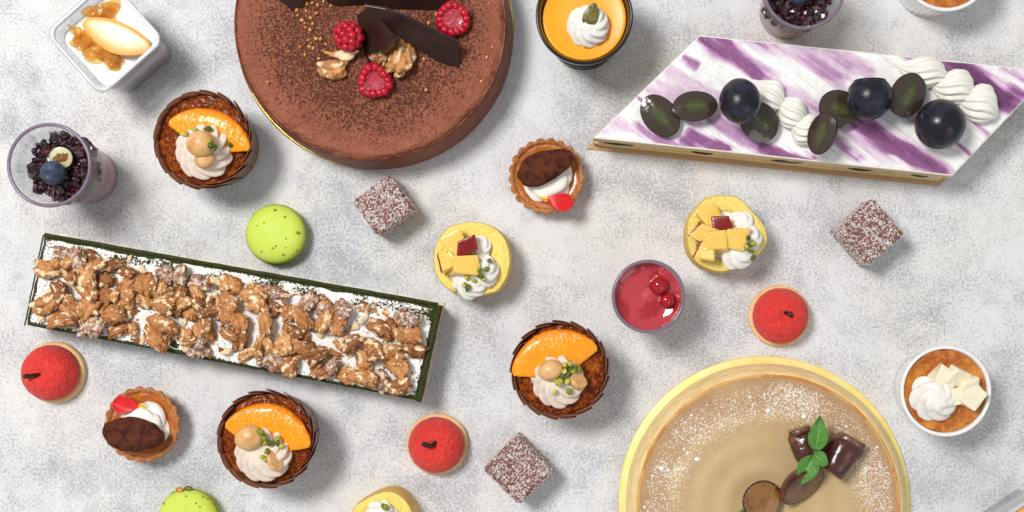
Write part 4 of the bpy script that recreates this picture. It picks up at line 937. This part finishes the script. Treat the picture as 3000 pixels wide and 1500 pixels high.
tartlet(416, 1244, 'beside the muffin at the lower left', (389, 1272, 4.75, 2.3, -.13, 1.0), (428, 1193, 330, 1182, 1.4), (414, 1247), 8, .6)

# ================================================================== red domes
def red_dome(px, py, hint, stem, seed):
    c = V(px, py, .6); t = Thing('red_dome_cake', 'red velvety dome on a pale biscuit, ' + hint, 'dome cake', (c[0], c[1], 0), 0, 'red dome cakes')
    t.part('biscuit_base', lathe([(2.3, .02), (2.4, .12), (2.42, .5), (2.34, .66), (2.2, .7)], 72, lambda r, z, th, j: (r+.05*(fbm(np.column_stack([np.cos(th)*2, np.sin(th)*2, z])+seed, 2, seed)-.5), z)), 'biscuit')
    th = np.linspace(.0, 1.0, 40); prof = [(2.25*(1-.06*(1-min(1, q/.2)))*math.cos(q*PI/2)**.72 if q < 1 else .02, .66+2.25*math.sin(q*PI/2)**.95) for q in th]
    v, f = lathe(prof, 110); nn = normals(v, f)
    dd = .045*(fbm(v*3.2+seed, 3, seed)-.5)*2+.05*(fbm(v*.8+seed, 2, seed)-.5)
    v = v+nn*dd[:, None]; r = np.hypot(v[:, 0], v[:, 1]); v[:, 2] -= .30*np.exp(-(r/.38)**2)
    t.part('red_dome', (v, f), 'red_velvet')
    pts = [t.local(*p[:2], p[2]) for p in stem]; pth = []
    for i in range(len(pts)-1):
        for k in np.linspace(0, 1, 8, endpoint=i == len(pts)-2): pth.append(pts[i]+(pts[i+1]-pts[i])*k)
    pth = np.array(pth)
    for _ in range(3): pth[1:-1] = (pth[:-2]+pth[1:-1]*2+pth[2:])/4
    m = len(pth); rad = np.interp(np.linspace(0, 1, m), [0, .6, .9, 1], [.15, .16, .20, .12]) if m else .15
    t.part('chocolate_stem', tube(pth, rad, 10, .8), 'stem', support=False)
red_dome(157, 1091, 'at the left edge under the walnut bar', [(122, 1097, 2.5), (95, 1101, 3.1), (67, 1103, 3.5)], 2)
red_dome(2283, 925, 'right of the red jelly cup', [(2296, 914, 2.5), (2308, 918, 3.0), (2322, 925, 3.05)], 5)
red_dome(1281, 1301, 'left of the bottom coconut cube', [(1286, 1284, 2.5), (1264, 1309, 3.05), (1236, 1299, 3.25)], 9)

# ================================================================== macarons
def macaron(px, py, label, rz, specks, extra=()):
    c = V(px, py, 1.6); t = Thing('macaron', label, 'macaron', (c[0], c[1], 0), rz, 'lime green macarons')
    R = 2.3
    t.part('bottom_shell', lathe([(1.5, .02), (2.0, .12), (2.25, .45), (2.26, .62)], 72), 'macaron')
    t.part('filling', lathe([(2.1, .60), (2.16, .75), (2.16, .95), (2.1, 1.02)], 72), 'mac_foot')
    t.part('ruffled_foot', lathe([(2.2, .98), (2.34, 1.02), (2.38, 1.14), (2.3, 1.24), (2.2, 1.28)], 140, lambda r, z, th, j: (r+.10*(fbm(np.column_stack([np.cos(th)*9, np.sin(th)*9, z*4]), 3, 3)-.5), z)), 'mac_foot')
    pr = [(R, 1.24), (R+.03, 1.34)]+[(R*math.cos(q)**.62, 1.34+.78*math.sin(q)) for q in np.linspace(.08, PI/2-.02, 22)]
    v, f = lathe(pr, 96); v[:, 2] += .05*(fbm(v*.5, 2, 5)-.5); v[:, :2] *= (1+.02*(fbm(v*.4+3, 2, 7)-.5))[:, None]; t.part('top_shell', (v, f), 'macaron')
    b = t.bvh(); out = []
    for i, (sx, sy, s_) in enumerate(specks):
        v, f = blob(s_, s_*.8, s_*.4, 2, .3, 1.5, i); p = place(sx, sy, v, b, s_*.25); out.append((rot((v+p-t.loc), (0, 0, -rz)), f))
    t.part('nut_flecks', join(out), 'fleck', stuff=True, support=False)
    for i, (sx, sy, m_) in enumerate(extra):
        v, f = pistachio(70+i, .26); p = place(sx, sy, v, b, .05); t.part('nut_piece', (rot(v+p-t.loc, (0, 0, -rz)), f), m_, support=False)
q = Z(680, 540, 2.927, [(368, 222), (452, 280), (273, 332), (217, 354), (560, 414), (463, 465), (460, 543), (376, 530), (348, 548), (252, 575), (437, 603), (550, 568), (330, 578), (510, 600)])
macaron(805, 686, 'lime green macaron above the walnut bar', .3, [(x, y, (.13, .11, .08, .07, .16, .08, .07, .10, .10, .09, .11, .13, .05, .07)[i]) for i, (x, y) in enumerate(q)])
q = Z(200, 1100, 3.22, [(900, 1210), (1110, 1140), (1205, 1205), (1260, 1150), (1345, 1215), (1240, 1240), (985, 1100), (1300, 1170)])
macaron(548, 1522, 'lime green macaron cut by the bottom photo edge', 1.2, [(x, y, .09) for x, y in q], ((526, 1435, 'crumb'), (548, 1433, 'pist2')))

# ================================================================== coconut cubes
def lamington(px, py, label, rz, sx, sy, seed):
    H = 3.4; c = V(px, py, H); t = Thing('coconut_cube_cake', label, 'cake cube', (c[0], c[1], 0), rz, 'coconut covered chocolate cubes')
    v, f = rbox(sx/2, sy/2, H/2, .28, 22); v += normals(v, f)*(.14*(fbm(v*1.4+seed, 4, seed)-.5))[:, None]; v[:, 2] += H/2; v[:, 2] = np.maximum(v[:, 2], .01)
    cb_ = t.part('chocolate_cube', (v, f), 'lamington'); nn = normals(v, f); rnd = np.random.RandomState(seed)
    T = np.array(f); cen = v[T].mean(1); cn = nn[T].mean(1); area_ = np.linalg.norm(np.cross(v[T[:, 1]]-v[T[:, 0]], v[T[:, 3]]-v[T[:, 0]]), axis=1)*(cen[:, 2] > .15)
    for nm, cnt, m_, off in (('coconut_shreds', 1700, 'coconut', .02), ('shaded_coconut_shreds', 700, 'coconut2', .0)):  # second, lower set of shreds is painted darker to stand for shade
        idx = rnd.choice(len(T), cnt, p=area_/area_.sum()); V_ = []; F_ = []; n0 = 0
        for i in idx:
            w4 = rnd.dirichlet([1]*4); p = w4 @ v[T[i]]; n_ = cn[i]/np.linalg.norm(cn[i]); r_ = rnd.randn(3); a = r_-n_*(r_ @ n_); a /= np.linalg.norm(a); b_ = np.cross(n_, a)
            a = a+n_*rnd.uniform(-.35, .35); L_ = rnd.uniform(.07, .18); W_ = rnd.uniform(.03, .06); hh = .03
            p = p+n_*(off+rnd.uniform(0, .04)); bend = n_*rnd.uniform(0, .05)
            V_ += [p-a*L_-b_*W_*.5-bend, p-a*L_*.2-b_*W_, p+a*L_-b_*W_*.3-bend, p+a*L_+b_*W_*.3-bend, p+b_*W_*.9, p-a*L_+b_*W_*.5-bend, p+n_*hh]
            F_ += [(n0+k, n0+(k+1) % 6, n0+6) for k in range(6)]+[(n0+5, n0+4, n0+3, n0+2, n0+1, n0)]; n0 += 7
        t.part(nm, (np.array(V_), F_), m_, parent=cb_, smooth=False, stuff=True, support=False)
lamington(1122, 600, 'coconut coated chocolate cube below the chocolate cake', math.radians(36), 3.5, 3.25, 4)
lamington(2552, 679, 'coconut coated chocolate cube at right under the purple slab', math.radians(41), 3.65, 3.65, 6)
lamington(1517, 1378, 'coconut coated chocolate cube at the bottom beside the red dome', math.radians(45), 3.65, 3.9, 8)

# ================================================================== swiss rolls
OUT_B = Z(1740, 540, 2.576, [(700, 390), (722, 250), (830, 115), (960, 80), (1100, 102), (1200, 200), (1285, 310), (1310, 400), (1285, 480), (1200, 575), (1090, 630), (950, 662), (800, 610), (722, 510)])
OUT_A = Z(1040, 620, 4.6, [(1055, 640), (1100, 400), (1270, 210), (1560, 130), (1840, 190), (2020, 350), (2090, 560), (2080, 780), (2010, 960), (1900, 1080), (1650, 1140), (1400, 1130), (1180, 980), (1080, 820)])
OUT_C = [(x-247-560, y+800-60) for x, y in [(1850, 790)]]
def peach_cube(s_, skin=None, seed=0):
    v, f = rbox(s_*.55, s_*.5, s_*.42, .09, 6); q = v.copy(); v += (.14*(fbm(v*1.1+seed, 2, seed)-.5))[:, None]*np.sign(v)*np.array([1, 1, .5]); v = warp(v*.92, seed, .48)
    at = np.zeros(len(v))
    if skin == 'top': at = sstep(.2, .36, q[:, 2]/s_)
    elif skin == 'side': at = sstep(.42, .5, q[:, 0]/s_)
    return v, f, at
def swiss(label, outline, creams, cubes, pist, seed, hole=(.62, (0, 0))):
    H = 3.4; o = np.array([V(x, y, H)[:2] for x, y in outline]); o = catmull(o[::-1], 9); c2 = o.mean(0); o = o-c2
    t = Thing('cream_swiss_roll', label, 'swiss roll', (c2[0], c2[1], 0), 0, 'yellow swiss rolls'); n = len(o)
    a = np.arctan2(o[:, 1], o[:, 0])
    rings = [(1-.03, .02), (1, .25), (1.01, 1.7), (1.0, 3.2), (.975, 3.4)]
    rows = []
    for k, (s_, z) in enumerate(rings):
        q = o*s_; p3 = np.column_stack([q, np.full(n, z)]); q = q*(1+.035*(fbm(p3*1.5+seed, 3, seed)-.5))[:, None]; rows.append(np.column_stack([q, np.full(n, z)]))
    v = np.vstack(rows); f = grid_faces(n, len(rings), True); m = len(v); v = np.vstack([v, [[0, 0, .02]]]); f += [((i+1) % n, i, m) for i in range(n)]
    t.part('sponge_outside', (v, f), 'sponge_skin')
    hs, hc = hole; hc = np.array(hc); rows = [rows[-1]]
    for k in range(1, 12):
        u = k/11; q = o*.975*(1-u)+(o*hs+hc)*u; p3 = np.column_stack([q, np.full(n, 3.4)]); z = 3.4+.08*np.sin(u*PI)+.12*(fbm(p3*1.7+seed, 3, seed+2)-.5)-.10*sstep(.9, 1, u)-.05*np.exp(-((u-.52-.2*np.sin(a))/.05)**2)
        rows.append(np.column_stack([q, z]))
    rows.append(rows[-1]-np.array([0, 0, .8])); v = np.vstack(rows)
    t.part('sponge_spiral', (v, grid_faces(n, len(rows), True)), 'sponge')
    q = o*hs+hc; v, f = ringsolid(q*1.02, [(1, 2.4), (1.0, 3.22), (.9, 3.3), (.6, 3.32)]); v[:, 2] += .08*(fbm(v*1.2+seed, 2, seed)-.5); t.part('cream_filling', (v, f), 'cream')
    # loose crumb flap on the outside end
    for k, (cx, cy, R_, h_, n_, sd) in enumerate(creams):
        v, f = rosette(R_, h_, max(5, n_-2), 2.2, .32, 1.0, .06, seed+sd, power=.75); b = t.bvh(); p = V(cx, cy, 3.8); z = drop(v[v[:, 2] < .15], p, b, .25)
        t.part('cream_swirl', (v+np.array([p[0], p[1], min(z, 3.5)])-np.array([c2[0], c2[1], 0]), f), 'cream')
    on = [t]
    for k, (cx, cy, s_, sk, r) in enumerate(cubes):
        v, f, at = peach_cube(s_, sk, seed+k); v = rot(v, r); p = place(cx, cy, v, bvh_of(on), .12); p[2] = min(p[2], 4.6)
        t.part('fruit_cube', (v+p-t.loc, f), 'peach', attrs={'skin': at})
    pist_on(t, on, pist, seed+50)
zA = lambda L: Z(1040, 620, 4.6, L)
swiss('yellow swiss roll slice beside the right end of the walnut bar', OUT_A,
      [(1040+1545/4.6, 620+930/4.6, 1.5, 1.1, 9, 1), (1040+1720/4.6, 620+800/4.6, 1.35, 1.2, 8, 2), (1040+1690/4.6, 620+470/4.6, .9, .6, 7, 3)],
      [(1328, 718, 1.5, None, (0, .1, .5)), (1310, 768, 1.5, 'side', (0, .1, 3.4)), (1366, 720, 1.25, 'top', (.1, 0, .2)), (1352, 775, 1.7, None, (.1, .1, .2)), (1330, 748, 1.2, None, (0, .3, 1.1))],
      zA([(1510, 895), (1600, 930), (1480, 985), (1520, 1030), (1680, 790), (1760, 780), (1690, 865), (1725, 900), (1815, 665), (1335, 1060)]), 4, (.60, (-.25, -.35)))
zB = lambda L: Z(1740, 540, 2.576, L)
swiss('yellow swiss roll slice right of the red jelly cup', OUT_B,
      [(2172, 658, 1.2, .9, 8, 1), (2192, 698, 1.15, 1.1, 7, 2), (2160, 738, 1.45, 1.1, 7, 3)],
      [(2084, 632, 1.5, None, (0, .1, .55)), (2063, 684, 1.45, 'side', (0, .1, 2.7)), (2118, 654, 1.15, 'top', (.1, 0, .25)), (2104, 708, 1.5, None, (.05, .1, .1)), (2156, 694, 1.5, None, (.1, .1, -.1)), (2070, 738, 1.3, 'side', (0, .1, 2.9))],
      zB([(1165, 405), (1210, 450), (1180, 460), (1148, 472), (1196, 505), (1198, 552), (1175, 480)]), 15, (.62, (-.05, -.1)))
OUT_C = [(1027, 1540), (1035, 1490), (1070, 1462), (1125, 1440), (1165, 1447), (1198, 1480), (1215, 1530), (1205, 1590), (1150, 1635), (1090, 1640), (1040, 1600)]
swiss('yellow swiss roll slice cut by the bottom photo edge', OUT_C,
      [(1112, 1513, 1.35, 1.1, 8, 1), (1135, 1545, 1.3, 1.1, 7, 2)], [(1080, 1570, 1.4, None, (0, .1, .4)), (1110, 1590, 1.2, 'side', (0, 0, 2))],
      [(1122, 1481), (1128, 1489), (1140, 1510)], 28, (.60, (0, 0)))

# ================================================================== round tumblers (clear plastic)
def tumbler(px, py, label, H, Rt, Rb, contents, rimmat='lilac_rim', wall='clear', cat='dessert cup'):
    c = V(px, py, H); t = Thing('dessert_cup', label, cat, (c[0], c[1], 0)); rr = lambda z: Rb+(Rt-Rb)*(z/H)
    v, f = lathe([(.05, .02), (Rb-.15, .02), (Rb, .12), (rr(H/2), H/2), (Rt, H), (Rt-.10, H), (rr(H/2)-.12, H/2), (Rb-.12, .35), (.05, .3)], 96, cap0=False, cap1=False)
    cw_ = t.part('cup_wall', (v, f), wall)
    n = 96; a = np.arange(n+1)/n*2*PI; ring = []
    ru = .13; Rm = Rt-.06
    tv = [((Rm+ru*math.cos(p))*math.cos(q), (Rm+ru*math.cos(p))*math.sin(q), H+.02+ru*math.sin(p)) for q in a[:-1] for p in np.arange(10)/10*2*PI]
    tf = [(i*10+j, ((i+1) % n)*10+j, ((i+1) % n)*10+(j+1) % 10, i*10+(j+1) % 10) for i in range(n) for j in range(10)]
    t.part('rim', (np.array(tv), tf), rimmat, parent=cw_, support=False)
    contents(t, rr); return t
def jam_cup(seed):
    def g(t, rr):
        t.part('pink_mousse', lathe([(rr(.4)-.16, .36), (rr(2)-.14, 2), (rr(3.6)-.14, 3.6), (rr(3.6)-.3, 3.68)], 72), 'pink_mousse')
        rnd = np.random.RandomState(seed); out = []
        v, f = lathe([(rr(3.7)-.3, 3.7), (rr(4.4)-.32, 4.4), (rr(5.2)-.4, 5.25), (1.2, 5.45)], 60, lambda r, z, th, j: (r+.25*(fbm(np.column_stack([np.cos(th)*2, np.sin(th)*2, z])+seed, 3, seed)-.5), z)); out.append((v, f))
        for i in range(170):
            r = math.sqrt(rnd.rand())*(rr(5.4)-.22)*(1+.06*math.sin(i)); a = rnd.rand()*2*PI; s_ = rnd.uniform(.2, .5)
            v, f = blob(s_*rnd.uniform(.8, 1.6), s_, s_*.7, 2, .42, 1.4, seed+i, 2); out.append((rot(v, rnd.rand(3)*6)+np.array([r*math.cos(a), r*math.sin(a), 5.35+.3*rnd.rand()-.08*r]), f))
        t.part('berry_jam', join(out), 'jam', smooth=False)
    return g
jc = tumbler(145, 484, 'clear cup of pink mousse and berry jam at the left edge', 8, 3.02, 2.12, jam_cup(3))
hb = half_fruit(.84, .80, .5, 3, .08, False); at = hb[2]; at['core'] = .5*at['core']
h1 = Loose('blueberry_half', 'cut blueberry showing pale flesh on the berry jam', 'blueberry', [('skin', hb[0], 'blueberry'), ('cut_face', hb[1], 'blueberry_cut', at)], 181, 463, [jc], (.25, .1, .3), .1)
Loose('blueberry', 'whole blueberry with its crown up on the berry jam', 'blueberry', [('blueberry', berry_crown(.90), 'blueberry')], 154, 506, [jc, h1], (.25, -.25, .4), .12)
jc2 = tumbler(2355, -35, 'clear cup of pink mousse and berry jam cut by the top photo edge', 8, 2.98, 2.12, jam_cup(40))
Loose('blueberry', 'dark blueberry half out of frame at the top edge', 'blueberry', [('blueberry', berry_crown(.85), 'blueberry')], 2340, -22, [jc2], (.2, .2, 0), .12)

def red_fill(t, rr):
    t.part('red_jelly', lathe([(rr(.4)-.15, .34), (rr(4.9)-.13, 4.9), (rr(5.3)-.13, 5.32), (rr(5.3)-.22, 5.26), (rr(5.3)-.5, 5.06), (1.4, 5.0), (.5, 4.98)], 90), 'red_jelly')
rc = tumbler(1899.5, 868.5, 'small clear cup of red jelly with two redcurrants', 5.9, 2.68, 2.25, red_fill, 'lilac_rim')
def currant(label, px, py, r, rr):
    v, f = lathe([(r*math.sin(q), -r*math.cos(q)) for q in np.linspace(.04, PI-.04, 26)], 48); sv, sf = tube(np.array([[0, 0, r*.98], [.02, 0, r*1.12], [.06, .02, r*1.25]]), .045, 6)
    return Loose('redcurrant', label, 'redcurrant', [('skin', (v, f), 'currant'), ('blossom_end', (sv, sf), 'stem')], px, py, [rc], rr, .3, 'redcurrants in the red jelly cup')
currant('larger upper redcurrant in the red jelly cup', 1930, 837, .70, (0, -1.5, .1)); currant('smaller lower redcurrant in the red jelly cup', 1953.5, 880, .57, (1.5, 0, .6))

# ================================================================== custard cup (black)
def custard_cup():
    H = 7; c = V(1712, 46, H); t = Thing('custard_cup', 'black cup of orange custard with whipped cream', 'dessert cup', (c[0], c[1], 0))
    Rt, Rb = 3.55, 2.72; rr = lambda z: Rb+(Rt-Rb)*z/H
    t.part('cup_wall', lathe([(.05, .02), (Rb-.15, .02), (Rb, .15), (rr(5.6), 5.6), (rr(5.6)-.1, 5.6), (Rb-.1, .3), (.05, .25)], 90, cap0=False, cap1=False), 'smoke_plastic')
    t.part('rim', lathe([(rr(5.5)-.02, 5.5), (rr(5.6)+.04, 5.6), (Rt+.03, 6.7), (Rt+.04, 6.95), (Rt-.02, 7.03), (Rt-.14, 7.03), (Rt-.2, 6.9), (rr(6)-.28, 6.1), (rr(5.5)-.3, 5.5)], 110, cap0=False, cap1=False), 'black_plastic')
    t.part('custard', lathe([(rr(.4)-.16, .35), (rr(5.4)-.2, 5.4), (rr(6)-.32, 6.12), (rr(6)-.40, 6.16), (rr(6)-.62, 6.08), (1.5, 6.05), (.4, 6.06)], 90), 'pumpkin')
    lp = t.local(1723, 73, 6.6); v, f = rosette(1.68, 1.5, 8, 2.2, .30, 1.0, .06, 5, (.1, .15), power=.72); t.part('cream_swirl', (v+np.array([lp[0], lp[1], 6.0]), f), 'cream')
    v, f = ico(4); q = v.copy(); v = v*np.array([.92, .56, .17]); v[:, 1] *= 1-.32*q[:, 0]; v *= (1-.1*np.exp(-(np.hypot(q[:, 0], q[:, 1])-.85)**2/.004))[:, None]
    Loose('pumpkin_seed', 'olive brown pumpkin seed on the custard cup cream', 'seed', [('pumpkin_seed', (v, f), 'pseed')], 1732, 44, [t], (.15, -.2, 1.25), .22)
custard_cup()

# ================================================================== white ramekins
def ramekin(px, py, label, seed):
    H = 5; c = V(px, py, H); t = Thing('ramekin', label, 'ramekin', (c[0], c[1], 0), 0, 'white ramekins of baked pudding')
    def fl(r, z, th, j): return (r*(1+(.010*np.cos(44*th) if 2 <= j <= 4 else 0)), z)
    t.part('porcelain_dish', lathe([(2.6, .02), (2.75, .1), (2.82, .3), (3.1, 2.6), (3.3, 4.3), (3.36, 4.55), (3.43, 4.75), (3.43, 4.93), (3.36, 5.0), (3.22, 5.0), (3.15, 4.9), (3.05, 3.8), (2.6, .6)], 176, fl, cap1=False), 'porcelain')
    v, f = disc(lambda th: 3.1+.03*np.sin(9*th+seed), 4.62, 34, 110, lambda x, y, r: .10*sstep(2.4, 3.0, r)+.45*(fbm(np.column_stack([x, y, 0*x])*.55+seed, 3, seed)-.5)+.10*(fbm(np.column_stack([x, y, 0*x])*2.2+seed, 3, seed+5)-.5))
    t.part('baked_pudding', (v, f), 'baked'); return t
rk = ramekin(2772, 1146, 'white ramekin of baked pudding with cream and pear at right', 3)
lp = rk.local(2738, 1163, 5.2); v, f = rosette(1.90, 1.7, 6, 2.8, .32, 1.2, .08, 8, (.15, -.15), power=.74); rk.part('cream_swirl', (v+np.array([lp[0], lp[1], 4.62]), f), 'cream')
on = [rk]
for k, (px, py, s_, r) in enumerate(((2782, 1108, 1.75, (0, .15, -.6)), (2808, 1104, 1.4, (.2, .5, -.5)), (2801, 1166, 1.55, (.1, .0, .35)), (2848, 1164, 1.65, (0, .25, .9)), (2850, 1130, 1.1, (.4, .2, .2)))):
    v, f = rbox(s_*.52, s_*.46, s_*.30, .1, 6); v += (.12*(fbm(v+k, 2, k)-.5))[:, None]*np.sign(v); v = warp(v, k+5, .35); v = rot(v, r); p = place(px, py, v, bvh_of(on), .22); p[2] = min(p[2], 5.5)
    rk.part('pear_cube', (v+p-rk.loc, f), 'pear')
ramekin(2774, -101, 'white ramekin of baked pudding cut by the top photo edge', 12)

# ================================================================== square clear cups
def square_cup(px, py, rz, label, orient):
    H = 6; c = V(px, py, H); t = Thing('square_dessert_cup', label, 'dessert cup', (c[0], c[1], 0), rz, 'square clear panna cotta cups')
    def oct_(h, ch, k=4):
        p = [(h-ch, -h), (h, -h+ch), (h, h-ch), (h-ch, h), (-h+ch, h), (-h, h-ch), (-h, -h+ch), (-h+ch, -h)]
        o = []
        for i in range(8):
            a, b_ = np.array(p[i]), np.array(p[(i+1) % 8]); m_ = 6 if i % 2 == 0 else 10
            for q in range(m_):
                u = q/m_; pt = a+(b_-a)*u
                if i % 2 == 0: cc = (a+b_)/2; d = cc/np.linalg.norm(cc); pt = pt+d*(np.sin(u*PI)*ch*.16)
                o.append(pt)
        return np.array(o)
    def stack(rows): 
        v = np.vstack([np.column_stack([o, np.full(len(o), z)]) for o, z in rows]); return v, grid_faces(len(rows[0][0]), len(rows), True)
    b0, b1 = 2.42, 2.95
    v, f = stack([(oct_(.2, .05), .05), (oct_(b0-.1, .5), .05), (oct_(b0, .5), .15), (oct_(2.62, .55), 2.4), (oct_(b1, .62), H-.05), (oct_(b1-.09, .62), H-.05), (oct_(2.52, .5), 2.4), (oct_(b0-.1, .5), .3), (oct_(.2, .05), .3)])
    t.part('cup_wall', (v, f), 'clear')
    v, f = stack([(oct_(b1-.12, .62), H-.12), (oct_(3.17, .68), H-.16), (oct_(3.2, .68), H-.02), (oct_(3.17, .68), H+.05), (oct_(2.92, .62), H+.05), (oct_(2.88, .62), H)])
    t.part('rim', (v, f), 'white_rim', support=False)
    v, f = stack([(oct_(.2, .05), .36), (oct_(b0-.16, .45), .36), (oct_(2.50, .5), 2.4), (oct_(2.72, .55), 4.75), (oct_(2.6, .55), 4.8), (oct_(1.6, .4), 4.74), (oct_(.1, .02), 4.74)])
    t.part('panna_cotta', (v, f), 'panna')
    (jx, jy), (mx0, my0), (mx1, my1), bo, bi = orient
    rnd = np.random.RandomState(int(abs(px))); b = t.bvh(); out = []
    for i in range(34):
        u = rnd.uniform(-1, 1); a_ = t.local(jx[0]+(jy[0]-jx[0])*(u*.5+.5)+rnd.uniform(-22, 22), jx[1]+(jy[1]-jx[1])*(u*.5+.5)+rnd.uniform(-18, 18), 5.1)
        s_ = rnd.uniform(.4, .85); v, f = blob(s_, s_*.8, s_*.4, 3, .5, 1.2, i+70, 2)
        if i > 23: a_ = t.local(jx[0]+60+rnd.uniform(0, 75), jx[1]-45-rnd.uniform(0, 40), 5.1)
        out.append((rot(v, rnd.rand(3)*3)+np.array([a_[0], a_[1], 4.92+rnd.uniform(0, .25)]), f))
    t.part('yellow_jelly', join(out), 'jelly', smooth=True)
    A, B = V(mx0, my0, 5.4), V(mx1, my1, 5.4); d = B-A; Ln = np.hypot(d[0], d[1]); v, f, ed = crescent(Ln, bo, bi, .34, wob=.008, rib=.02, ex=.42)
    Loose('melon_slice', 'smooth pale orange fruit slice in the ' + ('square cup at top left' if px < 1000 else 'square cup at the lower right corner'), 'fruit slice', [('melon_slice', (v, f), 'melon', {'edge': ed})], (mx0+mx1)/2, (my0+my1)/2, [t], (0, .05, math.atan2(d[1], d[0])), .12, 'fruit slices in the square cups')
square_cup(306, 107, math.radians(41.6), 'clear square cup of white panna cotta at top left', (((205, 95), (330, 185)), (240, 75), (436, 155), 1.35, -1.05))
square_cup(3043, 1590, math.radians(33.5), 'clear square cup entering at the lower right corner', (((2990, 1600), (3100, 1620)), (2960, 1560), (3060, 1480), 1.0, -1.3))
